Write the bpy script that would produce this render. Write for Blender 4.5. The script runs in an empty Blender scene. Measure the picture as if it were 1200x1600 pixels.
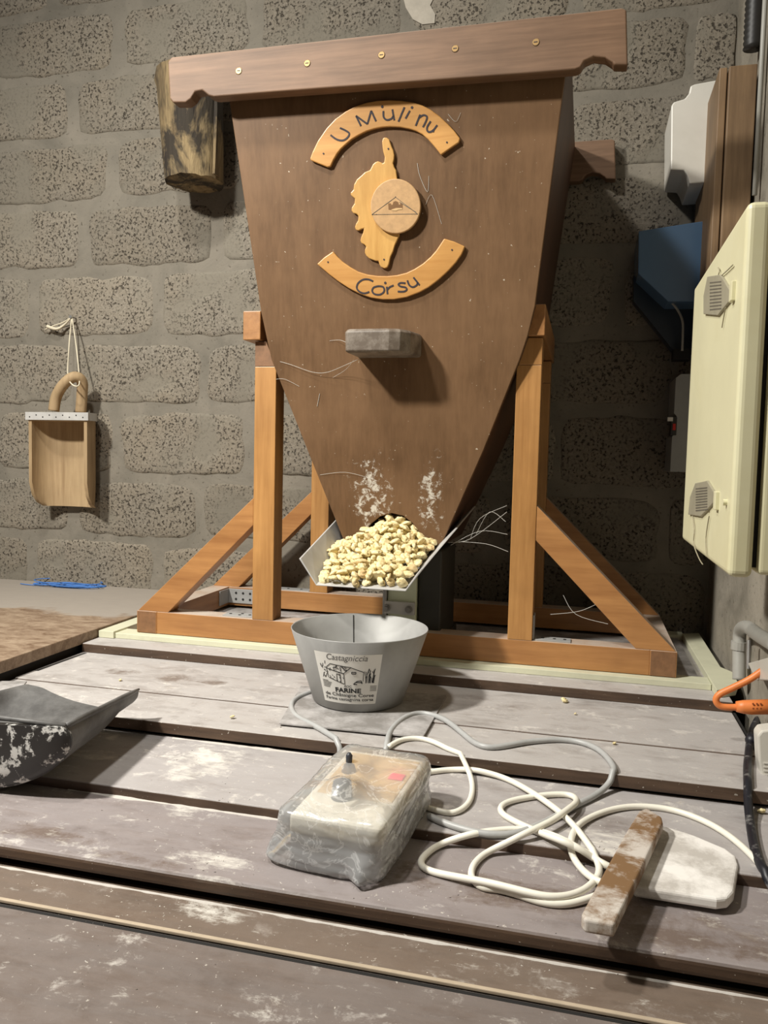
import bpy, bmesh, math, random
import numpy as np
from mathutils import Vector, Matrix, noise as mn

# ------------------------------------------------------------------ camera, world, lights, exposure
SC = bpy.context.scene
COL = SC.collection
YAW, PITCH, ROLL, FPX = 0.2470, 0.0690, 0.0231, 1241.6
CAM = Vector((1.0517, -1.7192, 0.4419))
_f = Vector((-math.sin(YAW)*math.cos(PITCH), math.cos(YAW)*math.cos(PITCH), -math.sin(PITCH)))
_r0 = Vector((math.cos(YAW), math.sin(YAW), 0)); _u0 = _r0.cross(_f)
_r = _r0*math.cos(ROLL)+_u0*math.sin(ROLL); _u = -_r0*math.sin(ROLL)+_u0*math.cos(ROLL)
cd = bpy.data.cameras.new('camera'); cam = bpy.data.objects.new('camera', cd); COL.objects.link(cam)
cam.matrix_world = Matrix(((_r.x,_u.x,-_f.x,CAM.x),(_r.y,_u.y,-_f.y,CAM.y),(_r.z,_u.z,-_f.z,CAM.z),(0,0,0,1)))
cd.sensor_fit = 'VERTICAL'; cd.sensor_height = 24; cd.lens = FPX*24/1600; cd.clip_start = .02
SC.camera = cam

w = bpy.data.worlds.new('world'); SC.world = w; w.use_nodes = True
w.node_tree.nodes['Background'].inputs[0].default_value = (.95, .97, 1.0, 1)
w.node_tree.nodes['Background'].inputs[1].default_value = .025

def lamp(name, loc, target, sx, sy, power, col, roll=0):
    d = bpy.data.lights.new(name, 'AREA'); d.shape = 'RECTANGLE'; d.size = sx; d.size_y = sy
    d.energy = power; d.color = col
    o = bpy.data.objects.new(name, d); COL.objects.link(o); o.location = loc
    q = (Vector(target)-Vector(loc)).to_track_quat('-Z', 'Y')
    o.rotation_euler = (q.to_matrix() @ Matrix.Rotation(roll, 3, 'Z')).to_euler(); return o
lamp('lamp_left', (-.60, -1.50, 2.0), (-.20, -.90, 1.0), .16, .16, 35, (1, .97, .90)).data.spread = math.radians(125)
lamp('lamp_overhead', (.05, -.95, 2.4), (.30, -.6, 0), .16, .16, 20, (1, .97, .91))

SC.view_settings.view_transform = 'Standard'; SC.view_settings.look = 'None'
SC.view_settings.gamma = 1; SC.view_settings.use_curve_mapping = False
SC.view_settings.exposure = 0.5

# ------------------------------------------------------------------ measuring helpers (photo position on a given real plane)
def ray(x, y): return _f + _r*((x-600)/FPX) - _u*((y-800)/FPX)
def onY(x, y, c): d = ray(x, y); return CAM + d*((c-CAM.y)/d.y)
def onX(x, y, c): d = ray(x, y); return CAM + d*((c-CAM.x)/d.x)
def onZ(x, y, c): d = ray(x, y); return CAM + d*((c-CAM.z)/d.z)
def onP(x, y, o, n): d = ray(x, y); return CAM + d*((o-CAM).dot(n)/d.dot(n))
STEPS = [(-.095, .6, -.014), (-.325, -.095, -.035), (-.471, -.325, -.038), (-.683, -.471, -.064),
         (-.857, -.683, -.079), (-.920, -.857, -.109), (-2.0, -.920, -.114)]
def ztop(y):
    for a, b, z in STEPS:
        if a <= y <= b: return z
    return -.114
def bench(x, y, h=0):
    best = None
    for a, b, z in reversed(STEPS):
        p = onZ(x, y, z+h)
        if a <= p.y <= b: return p
        best = best or p
    for a, b, z in reversed(STEPS):          # on a riser
        p = onY(x, y, a-h-.0005)
        if p.z >= ztop(a-.002)+h*.9 and p.z <= z+h+.004: return p
    return best

# ------------------------------------------------------------------ materials
def newmat(name):
    m = bpy.data.materials.new(name); m.use_nodes = True
    nt = m.node_tree; b = nt.nodes['Principled BSDF']; return m, nt, b
def nd(nt, t, **kw):
    n = nt.nodes.new(t)
    for k, v in kw.items():
        if k.startswith('_'): setattr(n, k[1:], v)
        else: n.inputs[k.replace('__', ' ')].default_value = v
    return n
def texco(nt, scale=(1, 1, 1), rot=(0, 0, 0), kind='Object'):
    t = nt.nodes.new('ShaderNodeTexCoord'); mp = nt.nodes.new('ShaderNodeMapping')
    mp.inputs['Scale'].default_value = scale; mp.inputs['Rotation'].default_value = rot
    nt.links.new(t.outputs[kind], mp.inputs[0]); return mp.outputs[0]
def noise_n(nt, vec, sc, det=4, rough=.6, dist=0):
    n = nt.nodes.new('ShaderNodeTexNoise'); n.inputs['Scale'].default_value = sc
    n.inputs['Detail'].default_value = det; n.inputs['Roughness'].default_value = rough
    n.inputs['Distortion'].default_value = dist; nt.links.new(vec, n.inputs['Vector']); return n.outputs[0]
def ramp(nt, fac, stops):
    r = nt.nodes.new('ShaderNodeValToRGB'); nt.links.new(fac, r.inputs[0]); e = r.color_ramp.elements
    while len(e) < len(stops): e.new(.5)
    for i, (p, c) in enumerate(stops):
        e[i].position = p; e[i].color = (c[0], c[1], c[2], 1) if not isinstance(c, (int, float)) else (c, c, c, 1)
    return r.outputs[0]
def mix(nt, fac, a, b, mode='MIX'):
    m = nt.nodes.new('ShaderNodeMix'); m.data_type = 'RGBA'; m.blend_type = mode
    for s, v in ((0, fac), (6, a), (7, b)):
        if hasattr(v, 'links'): nt.links.new(v, m.inputs[s])
        elif isinstance(v, (int, float)): m.inputs[s].default_value = v
        else: m.inputs[s].default_value = (v[0], v[1], v[2], 1)
    return m.outputs[2]
def mth(nt, op, a, b=0, clamp=False):
    m = nt.nodes.new('ShaderNodeMath'); m.operation = op; m.use_clamp = clamp
    for s, v in ((0, a), (1, b)):
        if hasattr(v, 'links'): nt.links.new(v, m.inputs[s])
        else: m.inputs[s].default_value = v
    return m.outputs[0]
def bump(nt, b, h, strength=.5, dist=.002):
    n = nt.nodes.new('ShaderNodeBump'); n.inputs['Strength'].default_value = strength
    n.inputs['Distance'].default_value = dist; nt.links.new(h, n.inputs['Height']); nt.links.new(n.outputs[0], b.inputs['Normal'])
def S(r, g, b):   # sRGB 0-255 -> linear
    return tuple(((c/255+.055)/1.055)**2.4 if c > 10 else c/255/12.92 for c in (r, g, b))
def up_mask(nt, lo=.35, hi=.9):
    g = nt.nodes.new('ShaderNodeNewGeometry'); s = nt.nodes.new('ShaderNodeSeparateXYZ'); nt.links.new(g.outputs['True Normal'], s.inputs[0])
    m = nt.nodes.new('ShaderNodeMapRange'); m.inputs[1].default_value = lo; m.inputs[2].default_value = hi
    nt.links.new(s.outputs[2], m.inputs[0]); return m.outputs[0]
def link(nt, a, b): nt.links.new(a, b)

def plain(name, col, rough=.6, metal=0, var=.12, sc=30, bs=.15, bd=.001, grime=None):
    m, nt, b = newmat(name); v = texco(nt)
    n = noise_n(nt, v, sc, 5, .65)
    c = mix(nt, ramp(nt, n, [(.3, 0), (.7, 1)]), tuple(x*(1-var) for x in col), tuple(min(1, x*(1+var)) for x in col))
    if grime:
        g = ramp(nt, noise_n(nt, v, sc*.25, 6, .7, .4), [(.5, 0), (.72, 1)])
        c = mix(nt, mth(nt, 'MULTIPLY', g, grime[1]), c, grime[0])
    link(nt, c, b.inputs['Base Color']); b.inputs['Roughness'].default_value = rough; b.inputs['Metallic'].default_value = metal
    bump(nt, b, n, bs, bd); return m

def wood(name, c1, c2, axis='Z', rough=.45, grain=28, dust=0, dustcol=S(205, 198, 188), bs=.25, specks=0, coat=0):
    m, nt, b = newmat(name)
    st = {'X': (.07, 1, 1), 'Y': (1, .07, 1), 'Z': (1, 1, .07)}[axis]
    v = texco(nt, st)
    info = nt.nodes.new('ShaderNodeObjectInfo'); add = nt.nodes.new('ShaderNodeVectorMath'); add.operation = 'ADD'
    mul = nt.nodes.new('ShaderNodeVectorMath'); mul.operation = 'SCALE'; mul.inputs[0].default_value = (3.1, 5.7, 2.3)
    link(nt, info.outputs['Random'], mul.inputs['Scale']); link(nt, v, add.inputs[0]); link(nt, mul.outputs[0], add.inputs[1]); v = add.outputs[0]
    n1 = noise_n(nt, v, grain, 6, .62, .8); n2 = noise_n(nt, v, grain*5, 3, .6)
    n3 = noise_n(nt, texco(nt), 5, 4, .6)
    f = mth(nt, 'ADD', mth(nt, 'MULTIPLY', n1, .65), mth(nt, 'MULTIPLY', n2, .35))
    c = mix(nt, ramp(nt, f, [(.36, 0), (.64, 1)]), c1, c2)
    c = mix(nt, ramp(nt, n3, [(.35, 0), (.75, .45)]), c, tuple(x*.55 for x in c1))
    if specks:
        s = ramp(nt, noise_n(nt, texco(nt), 110, 2, .5), [(.70, 0), (.74, 1)])
        c = mix(nt, mth(nt, 'MULTIPLY', s, specks), c, S(205, 190, 165))
    if dust:
        dn = ramp(nt, noise_n(nt, texco(nt), 14, 7, .7), [(.25, .35), (.7, 1)])
        c = mix(nt, mth(nt, 'MULTIPLY', mth(nt, 'MULTIPLY', up_mask(nt), dn), dust), c, dustcol)
    link(nt, c, b.inputs['Base Color']); b.inputs['Roughness'].default_value = rough
    b.inputs['Coat Weight'].default_value = coat; b.inputs['Coat Roughness'].default_value = .35
    bump(nt, b, f, bs, .0015); return m

# wall block / mortar
def mat_block():
    m, nt, b = newmat('concrete_block'); v = texco(nt)
    info = nt.nodes.new('ShaderNodeObjectInfo')
    g = texco(nt, kind='Object')
    wv = nt.nodes.new('ShaderNodeNewGeometry').outputs['Position']
    vo = nt.nodes.new('ShaderNodeTexVoronoi'); vo.inputs['Scale'].default_value = 95; vo.inputs['Randomness'].default_value = 1
    warp = mix(nt, .02, wv, nt.nodes.new('ShaderNodeTexNoise').outputs[1]); link(nt, wv, vo.inputs['Vector'])
    fine = noise_n(nt, wv, 120, 4, .7); mid = noise_n(nt, wv, 135, 3, .6, 0); big = noise_n(nt, wv, 4.5, 4, .6)
    pits = ramp(nt, mid, [(.36, 0), (.44, 1)])
    c = mix(nt, ramp(nt, fine, [(.3, 0), (.72, 1)]), S(108, 102, 92), S(152, 144, 131))
    c = mix(nt, ramp(nt, big, [(.3, 0), (.7, 1)]), c, mix(nt, .5, c, S(140, 128, 110)))
    c = mix(nt, pits, S(74, 68, 60), c)
    smear = ramp(nt, noise_n(nt, wv, 6, 2, .5, .3), [(.50, 0), (.64, 1)])
    c = mix(nt, mth(nt, 'MULTIPLY', smear, .8), c, S(126, 120, 108))
    r = mth(nt, 'ADD', .86, mth(nt, 'MULTIPLY', info.outputs['Random'], .24))
    cm = nt.nodes.new('ShaderNodeVectorMath'); cm.operation = 'SCALE'; link(nt, c, cm.inputs[0]); link(nt, r, cm.inputs['Scale'])
    link(nt, cm.outputs[0], b.inputs['Base Color']); b.inputs['Roughness'].default_value = .95; b.inputs['Specular IOR Level'].default_value = .15
    inv = mth(nt, 'SUBTRACT', 1, mth(nt, 'MULTIPLY', smear, .9))
    h = mth(nt, 'MULTIPLY', mth(nt, 'ADD', mth(nt, 'MULTIPLY', pits, .8), mth(nt, 'MULTIPLY', fine, .7)), inv)
    bump(nt, b, h, .8, .005); return m
def mat_mortar(c0=S(112, 107, 97), c1=S(136, 129, 117)):
    m, nt, b = newmat('mortar'); wv = nt.nodes.new('ShaderNodeNewGeometry').outputs['Position']
    n = noise_n(nt, wv, 6, 6, .6, .7); n2 = noise_n(nt, wv, 90, 4, .6)
    c = mix(nt, ramp(nt, n, [(.3, 0), (.7, 1)]), c0, c1)
    c = mix(nt, ramp(nt, n2, [(.28, 1), (.38, 0)]), c, S(84, 78, 69))
    link(nt, c, b.inputs['Base Color']); b.inputs['Roughness'].default_value = .93; b.inputs['Specular IOR Level'].default_value = .15
    bump(nt, b, mth(nt, 'ADD', n, mth(nt, 'MULTIPLY', n2, .25)), .7, .006); return m

def _sp(x, y, z, rx, ry): p = onZ(x, y, z); return (p.x, p.y, rx, ry)
LIGHT = [_sp(320, 1190, -.064, .07, .11), _sp(295, 1262, -.079, .03, .06), _sp(325, 1345, -.079, .07, .03), _sp(140, 1120, -.038, .09, .05),
         _sp(560, 1130, -.038, .05, .03), _sp(330, 1425, -.109, .06, .03), _sp(950, 1330, -.079, .09, .06), _sp(150, 1180, -.064, .06, .03)]
DARK = [_sp(190, 1050, -.035, .06, .03), _sp(270, 1060, -.035, .07, .04), _sp(330, 1065, -.035, .04, .03), _sp(60, 1300, -.079, .10, .03),
        _sp(820, 1400, -.079, .35, .05), _sp(230, 1345, -.079, .10, .02), _sp(1100, 1470, -.079, .2, .04)]
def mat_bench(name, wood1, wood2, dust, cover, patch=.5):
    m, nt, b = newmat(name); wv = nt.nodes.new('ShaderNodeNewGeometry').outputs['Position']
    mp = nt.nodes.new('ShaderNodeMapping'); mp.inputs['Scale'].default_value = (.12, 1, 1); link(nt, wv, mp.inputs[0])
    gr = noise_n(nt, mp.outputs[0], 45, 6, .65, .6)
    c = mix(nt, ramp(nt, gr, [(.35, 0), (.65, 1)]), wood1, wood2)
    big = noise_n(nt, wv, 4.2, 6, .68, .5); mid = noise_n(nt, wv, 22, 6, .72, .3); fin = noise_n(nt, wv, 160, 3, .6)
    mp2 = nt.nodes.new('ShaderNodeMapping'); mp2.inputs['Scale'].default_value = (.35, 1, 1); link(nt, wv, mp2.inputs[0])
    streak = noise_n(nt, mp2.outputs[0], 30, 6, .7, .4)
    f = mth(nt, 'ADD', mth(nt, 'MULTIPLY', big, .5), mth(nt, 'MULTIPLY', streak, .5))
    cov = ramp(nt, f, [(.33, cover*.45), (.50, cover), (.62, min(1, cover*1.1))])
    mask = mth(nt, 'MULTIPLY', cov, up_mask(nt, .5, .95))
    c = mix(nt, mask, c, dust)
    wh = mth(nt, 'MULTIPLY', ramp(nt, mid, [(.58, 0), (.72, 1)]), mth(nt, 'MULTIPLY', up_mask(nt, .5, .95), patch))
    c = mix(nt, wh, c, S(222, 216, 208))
    sp = mth(nt, 'MULTIPLY', ramp(nt, fin, [(.69, 0), (.73, 1)]), .55)
    c = mix(nt, sp, c, S(225, 218, 205))
    sx = nt.nodes.new('ShaderNodeSeparateXYZ'); link(nt, wv, sx.inputs[0])
    def spots(lst):
        tot = None
        for cx, cy, rx, ry in lst:
            dx = mth(nt, 'POWER', mth(nt, 'ABSOLUTE', mth(nt, 'MULTIPLY', mth(nt, 'SUBTRACT', sx.outputs[0], cx), 1/rx)), 2)
            dy = mth(nt, 'POWER', mth(nt, 'ABSOLUTE', mth(nt, 'MULTIPLY', mth(nt, 'SUBTRACT', sx.outputs[1], cy), 1/ry)), 2)
            q = mth(nt, 'SUBTRACT', 1, mth(nt, 'ADD', dx, dy), True); tot = q if tot is None else mth(nt, 'MAXIMUM', tot, q)
        return tot
    dk = mth(nt, 'ADD', mth(nt, 'ADD', mth(nt, 'MULTIPLY', streak, .5), mth(nt, 'MULTIPLY', mid, .5)), mth(nt, 'MULTIPLY', spots(DARK), .17))
    c = mix(nt, mth(nt, 'MULTIPLY', ramp(nt, dk, [(.58, 0), (.70, 1)]), .7), c, wood2)
    mid2 = noise_n(nt, mp2.outputs[0], 60, 8, .8, .5)
    lt_ = mth(nt, 'ADD', mth(nt, 'ADD', mth(nt, 'MULTIPLY', mid, .35), mth(nt, 'MULTIPLY', mid2, .65)), mth(nt, 'MULTIPLY', spots(LIGHT), .15))
    c = mix(nt, mth(nt, 'MULTIPLY', ramp(nt, lt_, [(.56, 0), (.72, 1)]), mth(nt, 'MULTIPLY', up_mask(nt, .2, .8), .85)), c, S(218, 213, 203))
    link(nt, c, b.inputs['Base Color'])
    rr = ramp(nt, mid, [(.3, .42), (.7, .75)]); link(nt, rr, b.inputs['Roughness'])
    bump(nt, b, mth(nt, 'ADD', mid, mth(nt, 'MULTIPLY', fin, .3)), .35, .0015); return m

def mat_dusty(name, base, dust, thr=.5, sc=25, rough=.7, up=False, amount=1, soft=.1):
    m, nt, b = newmat(name); v = texco(nt)
    n = noise_n(nt, v, sc, 6, .7, .2)
    f = ramp(nt, n, [(thr, 0), (thr+soft, 1)])
    f = mth(nt, 'MULTIPLY', f, amount)
    if up: f = mth(nt, 'MULTIPLY', f, up_mask(nt, -.2, .7))
    link(nt, mix(nt, f, base, dust), b.inputs['Base Color']); b.inputs['Roughness'].default_value = rough
    bump(nt, b, n, .3, .001); return m

def mat_metal(name, col, rough=.4, metal=.85, sc=12):
    m, nt, b = newmat(name); v = texco(nt); n = noise_n(nt, v, sc, 5, .6, .5)
    link(nt, mix(nt, ramp(nt, n, [(.35, 0), (.65, 1)]), tuple(x*.78 for x in col), col), b.inputs['Base Color'])
    b.inputs['Metallic'].default_value = metal
    link(nt, ramp(nt, n, [(.3, rough), (.7, min(1, rough+.2))]), b.inputs['Roughness']); bump(nt, b, n, .1, .001); return m

def mat_hopper():
    m, nt, b = newmat('varnished_panel'); wv = nt.nodes.new('ShaderNodeNewGeometry').outputs['Position']
    mp = nt.nodes.new('ShaderNodeMapping'); mp.inputs['Scale'].default_value = (1, 1, .1); link(nt, wv, mp.inputs[0])
    g1 = noise_n(nt, mp.outputs[0], 30, 6, .6, .6); g2 = noise_n(nt, mp.outputs[0], 150, 3, .6); big = noise_n(nt, wv, 5, 4, .6)
    f = mth(nt, 'ADD', mth(nt, 'MULTIPLY', g1, .6), mth(nt, 'MULTIPLY', g2, .4))
    c = mix(nt, ramp(nt, f, [(.38, 0), (.62, 1)]), S(93, 68, 45), S(112, 84, 58))
    c = mix(nt, ramp(nt, big, [(.35, 0), (.7, .6)]), c, S(130, 100, 72))
    c = mix(nt, mth(nt, 'MULTIPLY', ramp(nt, noise_n(nt, wv, 130, 2, .5), [(.735, 0), (.76, 1)]), .6), c, S(215, 205, 185))
    # flour splashes above the outlet
    sx = nt.nodes.new('ShaderNodeSeparateXYZ'); link(nt, wv, sx.inputs[0])
    def bell(o, c0, wd):
        return mth(nt, 'SUBTRACT', 1, mth(nt, 'POWER', mth(nt, 'ABSOLUTE', mth(nt, 'MULTIPLY', mth(nt, 'SUBTRACT', o, c0), 1/wd)), 2), True)
    zz = bell(sx.outputs[2], .36, .12)
    xx = mth(nt, 'MAXIMUM', bell(sx.outputs[0], .585, .075), bell(sx.outputs[0], .72, .045))
    sm = mth(nt, 'MULTIPLY', zz, xx)
    sp = ramp(nt, mth(nt, 'ADD', noise_n(nt, wv, 55, 6, .75, .4), mth(nt, 'MULTIPLY', sm, .19)), [(.67, 0), (.76, 1)])
    c = mix(nt, mth(nt, 'MULTIPLY', sp, mth(nt, 'MULTIPLY', sm, 1.3, True)), c, S(205, 198, 185))
    link(nt, c, b.inputs['Base Color']); b.inputs['Roughness'].default_value = .5; b.inputs['Specular IOR Level'].default_value = .25
    bump(nt, b, f, .12, .001); return m

M = {}
M['block'] = mat_block(); M['mortar'] = mat_mortar(); M['render'] = mat_mortar(S(118, 112, 100), S(160, 152, 138)); M['render'].name = 'render_coat'
M['hopper'] = mat_hopper()
M['bar'] = wood('dark_stained_bar', S(98, 72, 50), S(134, 103, 78), 'X', .62, 26, .55, S(190, 178, 168))
M['bardark'] = wood('dark_stained_side', S(70, 46, 30), S(88, 60, 40), 'Z', .5, 24)
M['pineZ'] = wood('stained_pine_upright', S(160, 112, 60), S(192, 142, 84), 'Z', .42, 22, .5, coat=.2)
M['pineX'] = wood('stained_pine_beam', S(154, 104, 58), S(186, 134, 80), 'X', .42, 22, .85, coat=.2)
M['pineY'] = wood('stained_pine_rail', S(152, 104, 58), S(184, 132, 80), 'Y', .42, 22, .85, coat=.2)
M['endgrain'] = plain('pine_end_grain', S(126, 90, 60), .6, 0, .2, 60)
M['plaque'] = wood('varnished_plaque_wood', S(190, 136, 72), S(212, 160, 92), 'X', .38, 26, coat=.3, bs=.1)
M['island'] = wood('varnished_island_wood', S(190, 142, 74), S(214, 168, 96), 'Z', .38, 24, coat=.3, bs=.1)
M['disc'] = plain('pressed_disc_wood', S(186, 148, 102), .6, 0, .14, 90)
M['ink'] = plain('burnt_lettering', S(46, 38, 44), .7, 0, .3, 200)
M['black'] = plain('black_ink', S(28, 28, 28), .6)
M['grey_ink'] = plain('grey_ink', S(96, 94, 92), .6)
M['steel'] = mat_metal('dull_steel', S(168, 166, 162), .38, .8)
M['galv'] = mat_metal('galvanised_sheet', S(168, 167, 164), .46, .3, 9)
M['alu'] = mat_metal('dusty_aluminium', S(196, 194, 190), .5, .2)
M['brass'] = mat_metal('worn_screw', S(170, 140, 96), .45, .8)
M['dark'] = plain('dark_void', S(26, 24, 22), .8)
M['darkmetal'] = plain('dark_motor_paint', S(48, 46, 40), .6)
M['green'] = plain('shade_lifted_green_paint', S(196, 202, 176), .5, 0, .06)  # bracket green, lightened in the colour to offset shade under the tray
M['cream'] = plain('cream_paint', S(204, 203, 176), .5, 0, .05, 12, .1, .001, (S(150, 146, 128), .5))
M['creambox'] = plain('yellowed_plastic', S(212, 207, 172), .42, 0, .04, 8, .05, .001, (S(196, 186, 140), .5))
M['rib'] = plain('grey_latch_plastic', S(150, 144, 124), .5, 0, .1)
M['groove'] = plain('latch_groove', S(92, 87, 76), .7)
M['white'] = plain('white_plastic', S(214, 210, 200), .38, 0, .03, 8, .05, .001, (S(170, 164, 150), .35))
M['boxwood'] = wood('raw_brown_board', S(112, 88, 62), S(146, 118, 86), 'Z', .6, 24, .3)
M['blue'] = plain('blue_enamel', S(92, 122, 154), .22, 0, .05, 6, .05)
M['grey_box'] = plain('grey_switch_plastic', S(150, 150, 146), .5, 0, .05)
M['red'] = plain('red_switch', S(190, 40, 30), .4)
M['log'] = None
M['scoopwood'] = wood('dusty_carved_wood', S(150, 124, 90), S(188, 162, 124), 'Z', .75, 20, bs=.3)
M['cord'] = plain('white_string', S(210, 200, 176), .9)
M['bluecord'] = plain('blue_string', S(70, 120, 190), .7)
M['cable_white'] = plain('off_white_cable', S(236, 232, 218), .38, 0, .04, 40, .05)
M['cable_grey'] = plain('grey_cable', S(168, 168, 166), .42, 0, .08, 40, .05)
M['cable_black'] = mat_dusty('dusty_black_cable', S(26, 27, 34), S(130, 128, 126), .56, 40, .45, amount=.7)
M['orange'] = plain('orange_plastic', S(222, 128, 66), .45, 0, .06)
M['nut'] = None
M['chipboard'] = None
M['shovel'] = mat_dusty('black_plastic_caked_with_flour', S(44, 42, 41), S(205, 203, 198), .555, 44, .4, soft=.05)
M['shovel_in'] = mat_dusty('dusty_black_plastic', S(66, 64, 62), S(150, 148, 145), .35, 12, .55, soft=.5, amount=.6)
M['flourwood'] = mat_dusty('flour_covered_wood', S(186, 180, 172), S(234, 230, 224), .40, 14, .85, soft=.2)
M['stick'] = mat_dusty('floury_worn_stick', S(122, 92, 60), S(206, 199, 190), .46, 16, .8, amount=.85, soft=.15)
M['flour'] = plain('flour', S(186, 180, 172), .95, 0, .05, 60, .6, .002)
M['paper'] = plain('label_paper', S(222, 219, 212), .6, 0, .02)
M['ctrl_lid'] = plain('pale_grey_lid', S(214, 208, 192), .45, 0, .04, 20)
M['ctrl_base'] = plain('grey_plastic_base', S(178, 180, 184), .45, 0, .05, 20)
M['tan'] = plain('tan_panel', S(196, 164, 112), .5, 0, .1, 30)
M['pink'] = plain('pink_label', S(240, 60, 100), .4)
M['knob'] = plain('dark_grey_knob', S(52, 54, 60), .4)
M['floor'] = mat_mortar(S(90, 86, 80), S(120, 115, 106)); M['floor'].name = 'floor_concrete'
M['hose'] = plain('black_corrugated_hose', S(36, 34, 32), .5)
M['pvc'] = plain('grey_pvc_pipe', S(158, 156, 148), .45, 0, .05)
M['plate'] = mat_dusty('dusty_grey_plate', S(128, 124, 120), S(184, 180, 178), .4, 16, .6, soft=.3)
def _log():
    m, nt, b = newmat('weathered_log'); v = texco(nt, (1, 1, .12)); o = texco(nt)
    g = noise_n(nt, v, 34, 6, .7, .6); big = noise_n(nt, texco(nt, (1, 1, .45)), 9, 5, .7, .6)
    c = mix(nt, ramp(nt, g, [(.32, 0), (.62, 1)]), S(96, 78, 52), S(150, 130, 94))
    c = mix(nt, ramp(nt, big, [(.46, 0), (.58, .93)]), c, S(30, 25, 20))
    cr = ramp(nt, noise_n(nt, v, 60, 3, .6, .3), [(.32, 1), (.38, 0)]); c = mix(nt, cr, c, S(34, 26, 18))
    link(nt, c, b.inputs['Base Color']); b.inputs['Roughness'].default_value = .85
    bump(nt, b, g, .8, .006); return m
M['log'] = _log()
def _nut():
    m, nt, b = newmat('dried_chestnut'); v = texco(nt); info = nt.nodes.new('ShaderNodeObjectInfo')
    n = noise_n(nt, v, 240, 4, .6); n2 = noise_n(nt, v, 90, 3, .6, .5)
    c = mix(nt, ramp(nt, n2, [(.3, 0), (.6, 1)]), S(208, 184, 126), S(246, 233, 184))
    c = mix(nt, ramp(nt, info.outputs['Random'], [(.0, .0), (.85, .25), (.93, .6), (1, 1)]), c, mix(nt, .5, c, S(176, 122, 62)))
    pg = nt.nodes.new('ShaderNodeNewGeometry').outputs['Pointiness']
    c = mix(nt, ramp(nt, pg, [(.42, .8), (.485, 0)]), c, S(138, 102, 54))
    link(nt, c, b.inputs['Base Color']); b.inputs['Roughness'].default_value = .6
    bump(nt, b, mth(nt, 'ADD', n, n2), .8, .002); return m
M['nut'] = _nut()
def _chip():
    m, nt, b = newmat('brown_chipboard_top'); wv = nt.nodes.new('ShaderNodeNewGeometry').outputs['Position']
    mp = nt.nodes.new('ShaderNodeMapping'); mp.inputs['Scale'].default_value = (.5, 1, 1); link(nt, wv, mp.inputs[0])
    n = noise_n(nt, mp.outputs[0], 38, 6, .75, .5); big = noise_n(nt, wv, 3.5, 4, .6)
    c = mix(nt, ramp(nt, n, [(.32, 0), (.62, 1)]), S(100, 76, 56), S(156, 136, 114))
    sx = nt.nodes.new('ShaderNodeSeparateXYZ'); link(nt, wv, sx.inputs[0])
    bk = mth(nt, 'ADD', mth(nt, 'MULTIPLY', sx.outputs[1], 2.6), mth(nt, 'MULTIPLY', big, 1.2))
    c = mix(nt, ramp(nt, bk, [(.9, 0), (1.0, .9)]), c, S(156, 148, 138))
    link(nt, c, b.inputs['Base Color']); b.inputs['Roughness'].default_value = .6; bump(nt, b, n, .3, .001); return m
M['chipboard'] = _chip()
def _bag():
    m, nt, b = newmat('clear_plastic_bag'); out = nt.nodes['Material Output']
    tr = nt.nodes.new('ShaderNodeBsdfTransparent'); gl = nt.nodes.new('ShaderNodeBsdfGlossy'); df = nt.nodes.new('ShaderNodeBsdfTranslucent'); dd = nt.nodes.new('ShaderNodeBsdfDiffuse')
    gl.inputs['Roughness'].default_value = .16; gl.inputs['Color'].default_value = (1, 1, 1, 1)
    df.inputs['Color'].default_value = (.95, .95, .94, 1); dd.inputs['Color'].default_value = (.95, .95, .94, 1)
    v = texco(nt); n = noise_n(nt, v, 16, 4, .6, 1.6)
    wr = ramp(nt, n, [(.47, 0), (.5, 1), (.53, 0)])
    m1 = nt.nodes.new('ShaderNodeMixShader'); m1.inputs[0].default_value = .5; link(nt, df.outputs[0], m1.inputs[1]); link(nt, dd.outputs[0], m1.inputs[2])
    m2 = nt.nodes.new('ShaderNodeMixShader'); link(nt, mth(nt, 'ADD', .38, mth(nt, 'MULTIPLY', wr, .34)), m2.inputs[0]); link(nt, tr.outputs[0], m2.inputs[1]); link(nt, m1.outputs[0], m2.inputs[2])
    fr = nt.nodes.new('ShaderNodeFresnel'); fr.inputs[0].default_value = 1.45
    m3 = nt.nodes.new('ShaderNodeMixShader'); link(nt, mth(nt, 'ADD', fr.outputs[0], .03), m3.inputs[0]); link(nt, m2.outputs[0], m3.inputs[1]); link(nt, gl.outputs[0], m3.inputs[2])
    bp = nt.nodes.new('ShaderNodeBump'); bp.inputs['Strength'].default_value = .25; bp.inputs['Distance'].default_value = .003
    link(nt, noise_n(nt, v, 26, 4, .6, 1.2), bp.inputs['Height'])
    for s in (gl, dd, fr): link(nt, bp.outputs[0], s.inputs['Normal'])
    link(nt, m3.outputs[0], out.inputs[0]); return m
M['bag'] = _bag()
def _web():
    m, nt, b = newmat('cobweb_thread'); b.inputs['Base Color'].default_value = (.7, .68, .62, 1); b.inputs['Alpha'].default_value = .55
    b.inputs['Roughness'].default_value = .9; return m
M['web'] = _web()

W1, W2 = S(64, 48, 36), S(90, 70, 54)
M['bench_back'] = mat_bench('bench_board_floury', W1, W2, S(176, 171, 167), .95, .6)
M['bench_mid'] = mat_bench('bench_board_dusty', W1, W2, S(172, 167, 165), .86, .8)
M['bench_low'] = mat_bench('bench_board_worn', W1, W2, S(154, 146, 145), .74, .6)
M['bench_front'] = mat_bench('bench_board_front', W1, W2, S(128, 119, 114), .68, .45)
M['bench_strip'] = mat_bench('bench_strip', W1, W2, S(130, 116, 104), .6, .2)

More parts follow.
